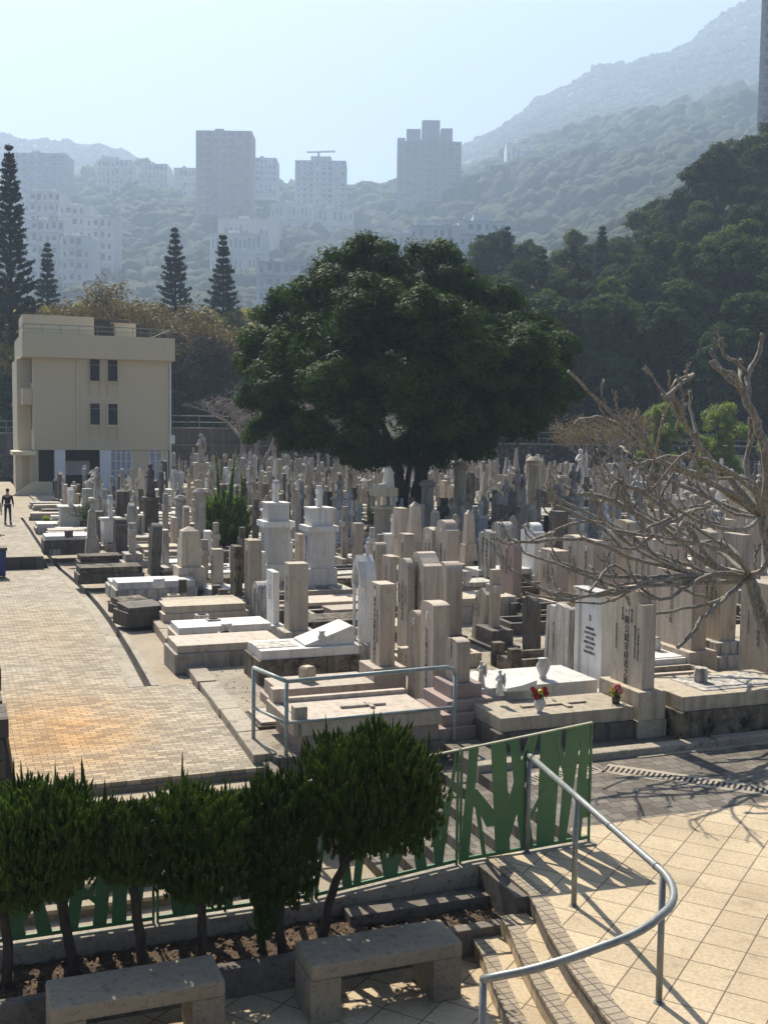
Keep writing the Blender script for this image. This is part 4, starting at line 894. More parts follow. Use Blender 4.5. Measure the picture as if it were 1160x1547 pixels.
T(577,1054,880,'flat','granite','tall square granite pillar tombstone with an inscription at its corner and a deep plain block', .46,.30,[(.16,.62)],(1.75,.95,.24,'granite','granite2',.16),[vcol(48,14,.10,.02,1.42,'ink'),vcol(49,10,.06,-.12,1.0,'inkl')])
def ex_arc(root, zz, xf):
    b = MB(); b.prism([(-.5,0),(.5,0),(.5,.34),(.42,.36),(-.5,.04)], -.4, .4, 'y'); b.obj('tilted_tablet', M['marble'], root, bevel=.012, loc=(xf-.55,0,.64))
    MB().box(xf-1.95, xf-1.15, -.3, .3, .640, .652).obj('slab_panel', M['marble_old'], root)
T(548,1014,838,'arcade','marble','white marble tombstone like a small gothic arch with two thin columns', .52,.34,[(.10,.60)],(1.95,1.05,.18,'marble','rough',.46),extra=ex_arc,smat='marble_old')
T(447,990,850,'flat','granite','square granite pillar tombstone standing on two grey steps', .40,.42,[(.26,.30),(.13,.26)],(2.15,1.15,.16,'granite','grey',.30),smat='grey')
T(412,960,862,'flat','marble','plain white marble slab with faint text, left of the square granite pillar', .62,.14,[(.1,.3)],(2.1,1.0,.16,'marble','granite',.22),[vcol(50,6,.06,.1,.9,'inkl'),vcol(51,6,.06,-.05,.9,'inkl')])
T(394,938,878,'round','marble_old','short worn grey slab carved with drapery beside the white marble slab', .6,.3)
T(382,926,815,'flat','tan','tall tan pillar tombstone right of the dark-faced one', .5,.34,[(.12,.26)],(2.0,1.0,.16,'tan','granite',.26),smat='tan')
T(357,922,824,'flat','rough','tall tombstone with a mouldy brown face left of the tall tan pillar', .5,.22)
T(481,893,737,'tower','marble','right one of the twin white marble monuments topped by a cross', .78,.78,[(.42,.14),(.16,.10)],smat='marble_old',texts=[vcol(60,8,.11,0,1.4,'ink')],group='twin white monuments')
T(416,886,729,'tower','marble','left one of the twin white marble monuments topped by a cross', .78,.78,[(.3,.12),(.14,.10)],smat='marble_old',texts=[vcol(61,8,.11,0,1.4,'ink')],group='twin white monuments')
T(286,897,795,'obelisk','tan','tan pedestal monument with a narrow upper shaft and dark base behind the white ledgers', .85,.85,[(.14,.16)],smat='dark')
T(328,897,829,'flat','granite','small square granite pillar on a black stepped base below the spiky juniper', .32,.3,[(.3,.12),(.18,.14)],(1.7,.9,.14,'grey','dark',.18),smat='dark')
T(309,884,815,'cross','grey','grey stone cross behind the small square granite pillar', .5,.2,[(.14,.2)])
T(274,880,814,'round','marble_old','small pale round-topped slab left of the tan pedestal monument', .5,.16)
# middle rows
T(604,852,767,'flat','granite','tall flat granite slab just left of the broad tree trunk', .62,.3,[(.15,.3)],texts=[vcol(62,8,.10,0,1.4,'inkl')])
T(614,896,806,'flat','granite','granite pillar tombstone in front of the broad tree trunk', .5,.3,texts=[vcol(63,8,.12,0,1.6,'inkl')])
T(572,912,819,'round','tan','narrow tan round-topped pillar right of the twin white monuments', .38,.3,[(.1,.3)])
T(649,912,797,'arch','granite','granite tombstone with Chinese text left of the stepped-arch one', .62,.2,texts=[vcol(64,8,.12,.1,1.7,'ink'),vcol(65,8,.12,-.14,1.7,'ink')])
T(673,918,785,'shoulder','granite','tall granite tombstone with a stepped arch top and three text columns', .85,.34,texts=[vcol(66,8,.14,0,1.75,'ink'),vcol(67,8,.07,.25,1.6,'inkl'),vcol(68,8,.07,-.25,1.6,'inkl')])
T(770,912,814,'round','granite2','rose granite round-topped tombstone behind the lowest bare branches', .85,.25,[(.08,.2)])
T(735,886,800,'broken','marble_old','white tombstone with a black crumbling top and faint text', .8,.2,texts=[vcol(69,7,.12,.12,1.5,'ink'),vcol(70,7,.12,-.15,1.5,'ink')])
T(758,864,788,'round','marble_old','rounded white tombstone stained black around its top', .7,.5)
T(803,880,789,'shoulder','marble','bright white stepped tombstone rising above the bare branch tips', .95,.35,[(.05,.3)],texts=[vcol(71,7,.12,.1,1.4,'ink')])
T(836,910,830,'flat','granite','plain square granite block tombstone left of the tallest bare branches', .9,.4)
T(866,905,808,'arch','granite','granite tombstone with stepped shoulders behind the bare branches', .8,.3)
T(890,930,815,'flat','granite','wide granite slab with text seen through the bare branches', .75,.3,texts=[vcol(72,8,.12,0,1.7,'inkl')])
T(842,868,772,'flat','dark','dark square pillar tombstone above the bare branch tips', .55,.4)
T(925,915,800,'round','granite','round-topped granite tombstone in the middle of the bare branches', .95,.3)
T(975,930,812,'flat','granite','broad granite slab low behind the thick bare branches', 1.0,.3)
T(940,880,785,'arch','tan','tan curved-top tombstone high behind the bare branches', .8,.3)
T(1005,890,790,'flat','granite','granite pillar tombstone between the branches right of the tan curved one', .7,.3)
T(1026,1004,862,'flat','granite','very broad granite tombstone with a faint column of text right of the big inscribed one', 1.25,.35,[(.16,.42)],(2.2,1.2,.16,'marble','marble_old',.16),[vcol(73,7,.13,.1,1.35,'inkl')])
T(1084,1000,858,'flat','tan','square tan pillar tombstone on two pale stained steps under the bare tree', .56,.42,[(.32,.24),(.16,.26)],(2.3,1.3,.18,'marble','tan',.12),smat='marble_old')
T(1062,905,800,'arch','granite','granite tombstone left of the bare tree trunk', .8,.3)
T(1110,900,806,'flat','grey','grey slab tombstone just left of the bare tree trunk', .9,.3)
T(1152,1030,880,'flat','granite','wide granite slab tombstone behind the bare tree trunk at the right edge', 1.1,.3,texts=[])
def ex_right(root, zz, xf):
    MB().lathe([(.11,0),(.12,.10),(.10,.24),(.11,.25)], 0, 0, 8).obj('pot', M['marble_old'], root, loc=(xf-1.55,.1,.68))
    MB().box(xf-1.9, xf-.3, -.45, .45, .680, .692).obj('slab_panel', M['marble_old'], root)
T(1200,1080,895,'flat','granite','granite tombstone cut off by the right edge at the end of the wide mouldy slab', 1.0,.3,[(.2,.4)],(2.45,1.35,.24,'tan','rough',.44),extra=ex_right)
T(1075,860,770,'shoulder','marble_old','pale stained tombstone high behind the thick bare branches', .8,.3)
T(1130,880,775,'round','granite','round-topped granite tombstone above the fork of the bare tree', .8,.3)
T(578,835,732,'lantern','tan','cream stone lantern monument left of the broad tree trunk', .95,.95,[(.15,.2)])
T(645,812,725,'column','grey','thick fluted grey column right of the broad tree trunk', .6,.6,[(.12,.25)])
T(592,812,742,'column','dark','dark fluted column just left of the broad tree trunk', .45,.45,[(.12,.2)])
T(694,800,698,'column','tan','tall pale round column under the right side of the broad tree', .62,.62,[(.25,.5)])
T(582,765,700,'statue','marble','white statue on a pedestal left of the broad tree trunk in the far rows', .6,.6)
T(875,775,678,'statue','marble','large pale angel statue on a pedestal between the broad tree and the reddish bushes', .9,.9,[(.2,.2)])
T(805,790,690,'column','grey','grey column with an arched niche under the right end of the broad tree', .7,.7,[(.2,.3)])
T(304,758,655,'statue','grey','tall grey statue on a high pedestal right of the yellow building', .85,.85,[(.3,.5)])
T(228,812,700,'statue','dark','dark statue on a tall stained pedestal in front of the yellow building', .6,.6,[(.2,.2)])
T(185,800,738,'obelisk','dark','dark stepped monument in front of the white french windows', .9,.9)
T(203,816,742,'statue','marble_old','stained pale statue beside the dark statue in front of the building', .62,.62)
T(107,800,737,'block_cross','marble','white square monument with a double pillar near the path end', .95,.95,[(.12,.12)],(.9,1.3,.18,'marble','marble_old',.16))
T(132,800,738,'flat','marble_old','white pillar tombstone right of the white square monument', .45,.4,[(.1,.2)])
T(139,836,768,'obelisk','grey','grey tapering monument behind the black and white grave', .5,.5)
T(182,846,782,'shoulder','dark','square dark weathered block monument left of the stained statue', .7,.4)
T(200,855,790,'cross','grey','grey cross monument on a stepped base left of the rough slabs', .6,.22,[(.3,.2),(.18,.25)])
T(232,868,790,'round','dark','rough split dark slab tombstone left of the pale round slab', .7,.3,tilt=.05)
T(249,862,800,'flat','marble_old','thin pale stained slab in the row left of the pedestal monument', .5,.2)
T(160,800,745,'urn','grey','grey urn monument in front of the yellow building wall', .7,.7)
T(150,822,772,'flat','dark','short dark tombstone beside the bushy potted plant', .5,.3)
T(311,812,742,'urn','tan','round drum-topped tan monument above the spiky juniper', .9,.9)
T(540,860,790,'flat','granite','small granite pillar right of the twin white monuments', .35,.3,[(.1,.15)])
T(520,855,765,'celtic','grey','grey ringed cross behind the right twin monument', .7,.2,[(.15,.3)])
T(455,800,728,'cross','marble_old','pale cross between the twin white monuments', .7,.2,[(.15,.3)])
T(752,842,762,'cross','dark','black stone cross under the right side of the broad tree', .8,.25,[(.2,.3)])
T(772,836,742,'cross','dark','tall black cross right of the broad tree trunk', .9,.25,[(.2,.4)])
T(670,815,752,'celtic','dark','black ringed cross right of the fluted grey column', .9,.3,[(.2,.3)])
# ledgers without headstones and small edge graves along the path side
def ledger(x, yb, L, Wd, bh, H, m1, m2, label, rz=0, tiltx=0):
    p = G(x, yb, CZ); o = empty('grave_slab', p, TH+rz, label, 'grave slab', 'grave slabs along the path side'); used.append((p.x,p.y))
    if bh: MB().box(-L/2-.06, L/2+.06, -Wd/2-.06, Wd/2+.06, -.12, bh).obj('grave_base', M[m2], o, bevel=.012)
    s = MB().box(-L/2, L/2, -Wd/2, Wd/2, bh, bh+H).obj('ledger', M[m1], o, bevel=.014); s.rotation_euler.x = tiltx; return o
ledger(232,905,2.1,1.0,.36,.2,'marble','marble_old','large white box grave at the path side, third row back')
ledger(205,892,1.5,.8,.22,.12,'marble','marble_old','low white slab grave beside the large white box grave')
ledger(165,872,1.9,1.0,.18,.2,'rough','dark','long dark slab grave nearest the drain corner',.02)
ledger(160,852,1.8,.9,.16,.18,'rough','dark','long dark slab grave just behind the nearest dark one',.02)
ledger(106,830,1.9,1.2,.42,.16,'marble','dark','black-sided grave with a white top beside the brick path')
ledger(102,812,1.6,1.0,.2,.16,'grey','marble_old','grey low slab grave behind the black-sided white one')
ledger(212,935,.95,.8,.25,.14,'dark','dark','dark pyramid-edged block grave sitting on the path verge',.25,.06)
ledger(196,918,.8,.6,.12,.14,'rough','dark','small brown block behind the dark block on the verge',.25,.05)
ledger(305,935,2.0,1.0,.25,.18,'tan','granite','tan slab grave with two square flower boxes at its foot')
ledger(508,945,1.9,1.1,.12,.1,'rough','dark','low dark framed grave behind the gothic marble arch')
ledger(500,915,2.1,1.2,.1,.1,'granite','dark','flat brown slab grave below the right twin monument')
ledger(705,935,2.2,1.2,.42,.2,'tan','grey','pale slab grave with a grey base left of the leaning slab')
ledger(620,960,1.8,1.0,.18,.16,'tan','dark','pale slab grave behind the granite pillar with corner text')
ledger(1110,968,2.4,1.3,.1,.14,'tan','grey','pale slab grave under the bare tree branches')
ledger(450,1085,1.5,.9,.05,.05,'granite','rough','low brown grave frame beside the railing corner')
ledger(760,880,2.2,1.0,.3,.18,'marble','dark','white slab grave behind the rough stone cross')
ledger(700,900,1.6,.9,.3,.14,'marble_old','grey','white edged slab grave behind the round-topped granite stone')
# urns, vases, flowers, angels
def vase(name, label, loc, prof, mat, n=12, cat='vase', flowers=None, grp='grave vases'):
    o = empty(name, loc, 0, label, cat, grp); MB().lathe(prof, 0, 0, n).obj('vessel', M[mat], o, smooth=n>8)
    if flowers:
        r = random.Random(len(label)); st = MB(); zt = prof[-1][1]
        for i, (m_, dx, dy, dz, s) in enumerate(flowers):
            st.tube([(0,0,zt-.03),(dx*.5,dy*.5,zt+dz*.6),(dx,dy,zt+dz)], .006, 5)
            P = rnd_unit(70); V, Fq = leaves(np.array([dx,dy,zt+dz])+P*s*RNG.uniform(.3,1,70)[:,None]**.5, P, s*.9, .9); put('bloom', npmesh('bloom', V, Fq, M[m_]), o)
        st.obj('stems', M['lf_bright'], o)
        P = RNG.normal(size=(60,3))*[.05,.05,.03]+[0,0,zt+.03]; put('foliage', npmesh('foliage', *leaves(P, rnd_unit(60), .06, .5), M['lf_forest2']), o)
    return o
UR = [(.05,0),(.035,.02),(.09,.10),(.095,.15),(.06,.20),(.075,.22)]
vase('flower_vase','white vase of dark red and yellow flowers on the tan slab with the cross', G(815,1076,.58), UR, 'marble', flowers=[('red',-.08,0,.10,.05),('red',.07,.02,.13,.05),('yellow',.0,-.03,.10,.045),('red',-.05,-.05,.03,.05),('red',.09,-.03,.08,.045),('red',-.11,.02,.14,.045)])
vase('flower_vase','black pot of pink and yellow flowers at the foot of the big granite tombstone', G(930,1063,.58), [(.06,0),(.07,.12)], 'terra', flowers=[('pinkf',.02,0,.15,.06),('yellow',-.07,0,.10,.04),('pinkf',.06,-.03,.09,.05),('yellow',-.06,-.03,.02,.035)])
vase('marble_urn','white urn on the white marble slab behind the red flowers', G(820,1024,.74), [(.07,0),(.05,.03),(.11,.16),(.12,.22),(.07,.30),(.10,.33)], 'marble')
vase('marble_vase','slender white vase on the gothic arch grave slab', G(486,977,.70), [(.05,0),(.035,.03),(.08,.12),(.08,.19),(.045,.26),(.075,.30)], 'marble')
vase('flower_pot','dark round flower pot standing at the railing corner', G(417,1070,.1), [(.10,0),(.13,.26),(.12,.27)], 'terra')
vase('square_vase','square tan stone vase on the granite slab near the railing', G(464,1032,.46), [(.14,0),(.15,.02),(.15,.26),(.12,.30)], 'tan', 4)
vase('marble_urn','small white footed urn on the pale slab left of the square granite pillar', G(342,958,.45), [(.09,0),(.03,.05),(.03,.10),(.12,.2),(.13,.22)], 'marble')
vase('white_urn','round white urn on a small arch between the round-topped granite stone and leaning slab', G(704,885,.6), [(.1,0),(.06,.05),(.15,.2),(.15,.28),(.08,.36),(.12,.4)], 'marble')
vase('flower_drum','white stone flower drum lying at the end of the large white box grave', G(240,888,.6), [(.14,0),(.16,.05),(.16,.24),(.10,.26)], 'marble')
vase('stone_pot','dark stone pot at the dark slab graves beside the path', G(276,895,.4), [(.12,0),(.1,.3),(.13,.34)], 'dark')
vase('marble_urn','white jar on the white ledger under the bare tree', G(990,985,.36), [(.10,0),(.12,.15),(.08,.26),(.12,.30)], 'marble')
vase('stone_ornament','dark worn stone ornament against the very broad granite tombstone', G(1018,982,.36), [(.12,0),(.08,.12),(.10,.22),(.04,.36)], 'dark')
vase('square_vase','black-sided square vase on the white-topped grave beside the path', G(104,812,.66), [(.16,0),(.16,.24),(.14,.26)], 'dark', 4)
for (x, y, lab) in ((727,1035,'left white praying angel figurine on the white marble slab'),(755,1050,'right white praying angel figurine on the white marble slab')):
    p = G(x, y, .74); o = empty('angel_figurine', p, TH, lab, 'figurine', 'angel figurines'); figure_parts(o, .40, M['marble'], True)
p = G(779,1040,.73); o = empty('stone_book', p, TH, 'open white stone book lying on the marble slab', 'stone book'); MB().prism([(-.28,0),(.28,0),(.28,.16),(0,.09),(-.26,.06)], -.2, .2, 'y').obj('pages', M['marble'], o, bevel=.01)
for (x, y, m_, lab) in ((270,905,'tan','left square flower box at the foot of the tan slab grave'),(262,922,'tan','right square flower box at the foot of the tan slab grave'),(322,962,'grey','grey stone flower box with an arched face beside the ledgers'),(305,955,'marble_old','white round flower stand at the foot of the pale slab'),(340,985,'grey','grey square flower box on the low grey ledger')):
    p = G(x, y, CZ); o = empty('stone_flower_box', p, TH, lab, 'flower box', 'stone flower boxes'); MB().box(-.16,.16,-.16,.16,-.1,.42,.01).obj('box', M[m_], o, bevel=.015); MB().lathe([(.11,.42),(.10,.44),(.085,.44)], 0, 0, 12).obj('vase_rim', M['black'], o)
# --- procedural rows behind
r = random.Random(99)
P_ = []
def proto(kind, mat, w, t, h, steps, led, word, nm, cat):
    o = tomb(nm, (0,0,0), kind, mat, w, t, h, steps, led, autotext(len(P_)*7, w, h-sum(s_[1] for s_ in steps))[:1] if kind in SLABK and mat != 'dark' else (), bev=0, smat=None); P_.append((o, word, h, kind, nm, cat)); return o
proto('flat','granite',.6,.22,1.7,[(.12,.2)],(1.8,.9,.16,'granite','grey',.14),'granite slab','tombstone','tombstone')
proto('round','granite',.7,.2,1.6,[(.12,.2)],(1.8,.9,.16,'tan','grey',.14),'round-topped granite stone','tombstone','tombstone')
proto('shoulder','tan',.7,.2,1.7,[(.1,.2)],(1.7,.9,.16,'tan','rough',.2),'tan shouldered stone','tombstone','tombstone')
proto('flat','dark',.55,.25,1.5,[],(1.7,.9,.14,'rough','dark',.14),'dark mouldy slab','tombstone','tombstone')
proto('cross','marble_old',.62,.16,1.9,[(.2,.25),(.1,.2)],(1.8,.9,.15,'marble_old','grey',.15),'pale stained cross','stone_cross','cross')
proto('cross','dark',.7,.2,2.1,[(.25,.3),(.12,.25)],(1.7,.9,.14,'rough','dark',.16),'dark weathered cross','stone_cross','cross')
proto('cross','grey',.6,.18,1.8,[(.2,.3)],(1.7,.9,.14,'grey','rough',.16),'grey stone cross','stone_cross','cross')
proto('celtic','grey',.7,.2,2.0,[(.2,.4)],None,'grey ringed cross','stone_cross','cross')
proto('column','grey',.42,.42,2.3,[(.2,.4)],(1.5,.8,.14,'grey','dark',.16),'grey fluted column','grave_column','column')
proto('column','marble_old',.36,.36,2.0,[(.2,.3)],None,'pale fluted column','grave_column','column')
proto('obelisk','granite',.6,.6,2.4,[(.15,.2)],None,'granite obelisk','obelisk','obelisk')
proto('statue','marble_old',.6,.6,2.6,[(.15,.2)],(1.5,.9,.14,'marble','grey',.16),'pale stained statue','statue_monument','statue')
proto('statue','grey',.65,.65,2.8,[(.15,.2)],None,'grey statue','statue_monument','statue')
proto('block_cross','marble',.6,.6,1.9,[(.12,.15)],(1.7,.9,.15,'marble','marble_old',.1),'white block monument with cross','grave_monument','monument')
proto('urn','tan',.6,.6,1.9,[(.12,.2)],None,'tan urn monument','urn_monument','monument')
proto('flat','marble',.5,.2,1.3,[],(1.6,.8,.2,'marble','marble_old',.1),'white slab','tombstone','tombstone')
proto('gothic','grey',.6,.2,1.9,[(.12,.3)],None,'grey pointed stone','tombstone','tombstone')
proto('tower','grey',.7,.7,2.7,[(.12,.1)],None,'grey tiered monument','grave_monument','monument')
WT = [4,6,4,4,11,6,7,4,5,8,4,9,6,8,4,8,4,3]
cand = []
v = 27.0
while v < 121:
    u = 5.9
    while u < 80:
        uu = u+r.uniform(-.35,.35); vv = v+r.uniform(-.3,.3); p = W(uu, vv); px = topix((p.x,p.y,.1))[0]
        lim = 101
        if -25 < px < 1185 and p.y < lim and not (3.5 < uu < 16 and vv > 73) and min((p.x-a)**2+(p.y-b_)**2 for a, b_ in used) > (1.1 if p.y < 60 else 1.4)**2 \
           and (p.x-TB.x)**2+(p.y-TB.y)**2 > 2.2 and not (760 < px < 905 and p.y < 24) and r.random() < .93:
            if not (p.y < 31 and px < 520): cand.append((p.y, p.x, vv, uu, px))
        u += 2.2 if p.y < 60 else 1.95
    v += 1.3 if v < 60 else 1.35
cand.sort()
NI = 380-len(used)
HB = []   # (label key) for far ones
def where(px, d):
    if px < 50: a = 'at the end of the brick path'
    elif px < 150: a = "before the yellow building's open porch"
    elif px < 262: a = 'before the white french windows'
    elif px < 390: a = 'above the spiky juniper'
    elif px < 450: a = 'behind the left twin monument'
    elif px < 520: a = 'behind the right twin monument'
    elif px < 600: a = "left of the broad tree's trunk"
    elif px < 700: a = "right of the broad tree's trunk"
    elif px < 800: a = "under the broad tree's right half"
    elif px < 880: a = 'behind the branch tips'
    elif px < 960: a = 'below the reddish bushes'
    elif px < 1060: a = 'behind the tangled bare branches'
    else: a = 'by the bare tree fork'
    return a
def depw(d): return 'front rows' if d < 38 else 'middle rows' if d < 50 else 'far rows' if d < 66 else 'rearmost rows'
made = []; rest = []
for i, (d, x, vv, uu, px) in enumerate(cand):
    k = r.choices(range(len(P_)), WT)[0]
    if d < 45 and k in (11,12,17) : k = 0
    s = r.uniform(.70,1.15) if d > 40 else r.uniform(.75,.98)
    if i < NI:
        o0, word, h, kind, nm, cat = P_[k]; o = copy_tree(o0); o.location = (x, d, CZ-.01); o.scale = (s*r.uniform(.92,1.08), s*r.uniform(.85,1.15), s); o.rotation_euler = (r.gauss(0,.012), r.gauss(0,.012), TH+r.gauss(0,.06))
        sz = 'tall ' if h*s > 2.3 else 'short ' if h*s < 1.45 else ''
        made.append([o, sz+word+' in the '+depw(d)+' '+where(px, d), px, cat])
    else: rest.append((k, x, d, s, px))
from collections import defaultdict
gr = defaultdict(list)
for m_ in made: gr[m_[1]].append(m_)
ORD = ['leftmost','second from left','third from left','fourth from left','fifth from left','sixth from left']
for lab, L in gr.items():
    L.sort(key=lambda q: q[2])
    for i, q in enumerate(L):
        l2 = lab
        if len(L) > 1: l2 = lab+', '+(ORD[i] if i < len(L)-1 or len(L) > 6 else 'rightmost')
        tag(q[0], ' '.join(l2.split()[:16]), q[3], 'tombs and monuments')
for o, *_ in P_:
    for c in list(o.children): bpy.data.objects.remove(c)
    bpy.data.objects.remove(o)
# low kerbed plots between the graves
def plot(x, d, L, Wd, m1, m2, label):
    o = empty('grave_surround', (x,d,CZ), TH+r.gauss(0,.03), label, 'grave surround', 'low kerbed grave plots'); k = MB(); h = r.uniform(.14,.30)
    k.box(-L/2,L/2,-Wd/2,-Wd/2+.12,-.1,h).box(-L/2,L/2,Wd/2-.12,Wd/2,-.1,h).box(-L/2,-L/2+.12,-Wd/2+.121,Wd/2-.121,-.1,h+.003).box(L/2-.12,L/2,-Wd/2+.121,Wd/2-.121,-.1,h+.003)
    k.obj('kerb', M[m1], o, bevel=.012); MB().box(-L/2+.125,L/2-.125,-Wd/2+.125,Wd/2-.125,-.1,h*.45).obj('infill', M[m2], o)
    if r.random() < .5:
        for s_ in (-1,1): MB().box(-L/2-.02,-L/2+.2,min(s_*(Wd/2-.2),s_*(Wd/2+.02)),max(s_*(Wd/2-.2),s_*(Wd/2+.02)),-.1,h+.22).obj('corner_post', M[m1], o, bevel=.015)
pl = []; tries = 0
occ = list(used)+[(c[1], c[0]) for c in cand[:NI]]
while len(pl) < 64 and tries < 6000:
    tries += 1; vv = r.uniform(17, 46); uu = r.uniform(5.9, 34); p = W(uu, vv); px = topix((p.x,p.y,.1))[0]
    if not (-20 < px < 1175) or p.y > 48 or min((p.x-a)**2+(p.y-b_)**2 for a, b_ in occ) < .95 or (p.y < 27 and px < 470) or (p.y < 19.5 and px > 420): continue
    occ.append((p.x, p.y)); pl.append((px, p.y, p.x))
pl.sort(); mt = ['rough','granite','grey','tan','dark']
for i, (px, d, x) in enumerate(pl):
    a, b_ = r.choice(mt), r.choice(['dark','soil','rough','ground']); ad = {'rough':'mouldy brown','granite':'granite','grey':'grey','tan':'tan','dark':'blackened'}[a]; wr = where(px, d)
    plot(x, d, r.uniform(1.7,2.1), r.uniform(.9,1.05), a, b_, ad+' low kerbed plot in the '+depw(d)+' '+wr)
# the most distant stones as one mass
mats = ['granite','tan','grey','dark','marble_old','marble']; Vs = []; Fs = []; Mi = []
def addm(mb, x, y, a, mi):
    ca, sa = math.cos(a), math.sin(a); n = len(Vs)
    for q in mb.v: Vs.append((x+q[0]*ca-q[1]*sa, y+q[0]*sa+q[1]*ca, q[2]+CZ))
    for f in mb.f: Fs.append(tuple(i+n for i in f)); Mi.append(mi)
for k, x, y, s, px in rest:
    mi = r.choices(range(6), [6,4,6,5,5,4])[0]; mb = MB(); h = r.uniform(1.3,2.6)*s; w_ = r.uniform(.35,.7); q = r.random()
    if q < .35: mb.box(-.3,.3,-w_*.6,w_*.6,-.1,.35).prism(outline(r.choice(['flat','round','shoulder','ogee','peak']), w_, h-.35), -.12, .12); 
    elif q < .6: mb.box(-.35,.35,-.35,.35,-.1,.5,.05); m2 = MB().prism(cross_out(h-.5, .6, .18), -.09, .09); m2.v = [(a,b_,c+.5) for a,b_,c in m2.v]; n_ = len(mb.v); mb.v += m2.v; mb.f += [tuple(i+n_ for i in f) for f in m2.f]
    elif q < .75: mb.lathe([(.3,-.1),(.3,.3),(.2,.35),(.17,h*.85),(.26,h*.9),(.1,h)], 0, 0, 10)
    elif q < .85: mb.box(-.3,.3,-.3,.3,-.1,h*.4,.04).box(-.2,.2,-.2,.2,h*.4,h,.12)
    else: mb.box(-.3,.3,-.3,.3,-.1,h*.5,.03).lathe([(.2,h*.5),(.14,h*.7),(.16,h*.85),(.06,h*.9),(.09,h*.94),(.03,h)], 0, 0, 8)
    if q < .35:
        n0 = 8; mb.v = mb.v[:8]+[(a,b_,c+.35) for a,b_,c in mb.v[8:]]
    addm(mb, x, y, TH+r.gauss(0,.06), mi)
if Vs:
    me = bpy.data.meshes.new('distant_gravestones'); me.from_pydata(Vs, [], Fs); [me.materials.append(M[q]) for q in mats]; me.polygons.foreach_set('material_index', Mi); me.update()
    tag(put('distant_gravestones', me), 'crowd of tiny gravestones and crosses filling the rearmost cemetery rows', 'gravestones', None, 'stuff')
nlt = 5000; P = np.stack([RNG.uniform(4.7,16,nlt), RNG.uniform(14.7,42,nlt)**1, np.full(nlt, CZ+.012)], 1); Nn = rnd_unit(nlt)*.45+np.array([0,0,1]); Nn /= np.linalg.norm(Nn,axis=1)[:,None]
tag(put('fallen_leaves', npmesh('fallen_leaves', *leaves(P, Nn, .07, .5), M['lf_dry']), None, (0,0,0), TH), 'dry leaves scattered over the cemetery ground between the graves', 'leaf litter', None, 'stuff')
print('GRAVES near', len(used), 'copies', min(NI, len(cand)), 'rest', len(rest))
#SECTION_REST
# ------------------------------------------------------------------ green fence
fr = empty('green_fence', W(7.08,11.4), TH, 'green metal panel fence cut into slanting branch shapes beside the terrace', 'fence')
Uo = 7.08
def fz(u): return float(np.interp(u, [-8,3.6,5.5,7.12], [-.2,-.2,-.02,.03]))
def ft(u): return float(np.interp(u, [-2,.5,3.5,7.08], [.45,.68,1.12,1.47]))
def panel(u0, u1, bars, nm='panel'):
    mb = MB(); H = lambda u, t: fz(u)+.05+(ft(u)-fz(u)-.05)*t
    for k, (a0, a1, t0, b0, b1, t1) in enumerate(bars):
        P = [(a0,t0),(a1,t0),(b1,t1),(b0,t1)]; pts = []
        for s, t in P: u = u0+(u1-u0)*min(.995,max(.005,s)); pts.append((u-Uo, H(u, t)))
        y = -.006+.0008*(k%9); mb.prism(pts, y, y+.009, 'y')
    # edge frame
    mb.prism([(u0-Uo+.01, H(u0,0)-.02),(u1-Uo-.01, H(u1,0)-.02),(u1-Uo-.01,H(u1,0)+.02),(u0-Uo+.01,H(u0,0)+.02)], -.013, .013, 'y')
    for ue in (u0+.012, u1-.012): mb.box(ue-Uo-.012, ue-Uo+.012, -.0145, .0145, fz(ue), ft(ue))
    p = mb.obj(nm, M['green'], fr)
    for ue in (u0+.012, u1-.012):
        for t_ in (.12,.5,.88):
            z_ = H(ue, t_); MB().tube([(ue-Uo,-.026,z_),(ue-Uo,-.0148,z_)], .011, 6).obj('bolt', M['steel'], fr)
    MB().prism([(u0-Uo+.005, ft(u0)),(u1-Uo-.005, ft(u1)),(u1-Uo-.005, ft(u1)+.018),(u0-Uo+.005, ft(u0)+.018)], -.018, .018, 'y').obj('top_edge', M['greentop'], p)
# (bottom left, bottom right, t, top left, top right, t) as shares of the panel
B1 = [(.00,.07,0,.06,.13,1),(.27,.38,0,.22,.33,1),(.17,.20,0,.10,.13,.55),(.20,.34,.25,.06,.12,.62),(.46,.54,0,.36,.43,1),(.28,.38,.12,.51,.58,1),(.36,.41,.45,.43,.50,.75),(.47,.56,.0,.47,.49,.55),
      (.58,.72,0,.60,.76,1),(.62,.66,.5,.50,.53,.25),(.75,.81,0,.80,.92,1),(.70,.74,.95,.80,.84,.50),(.86,.93,0,.92,.99,1),(.88,.92,.95,.98,1.0,.62),(.90,.99,.18,.95,.98,.52),(.40,.44,.9,.33,.38,1)]
panel(5.35, 7.07, B1)
def rbars(seed, n=8):
    r = random.Random(seed); L = []
    for i in range(n):
        c = (i+.5)/n+r.uniform(-.02,.02); w0 = r.uniform(.04,.10); w1 = r.uniform(.035,.09); sh = r.uniform(-.17,.17)
        L.append((c-w0/2+sh*.5, c+w0/2+sh*.5, 0, c-w1/2-sh*.5, c+w1/2-sh*.5, 1))
    for i in range(8):
        c = r.uniform(.08,.85); s = r.choice((-1,1))*r.uniform(.12,.24); t = r.uniform(.0,.6); L.append((c, c+.045, t, c+s, c+s+.05, min(1,t+r.uniform(.3,.5))))
    return L
panel(3.62, 5.33, rbars(4)); panel(1.9, 3.6, rbars(5)); panel(.18, 1.88, rbars(6)); panel(-1.54, .16, rbars(7))
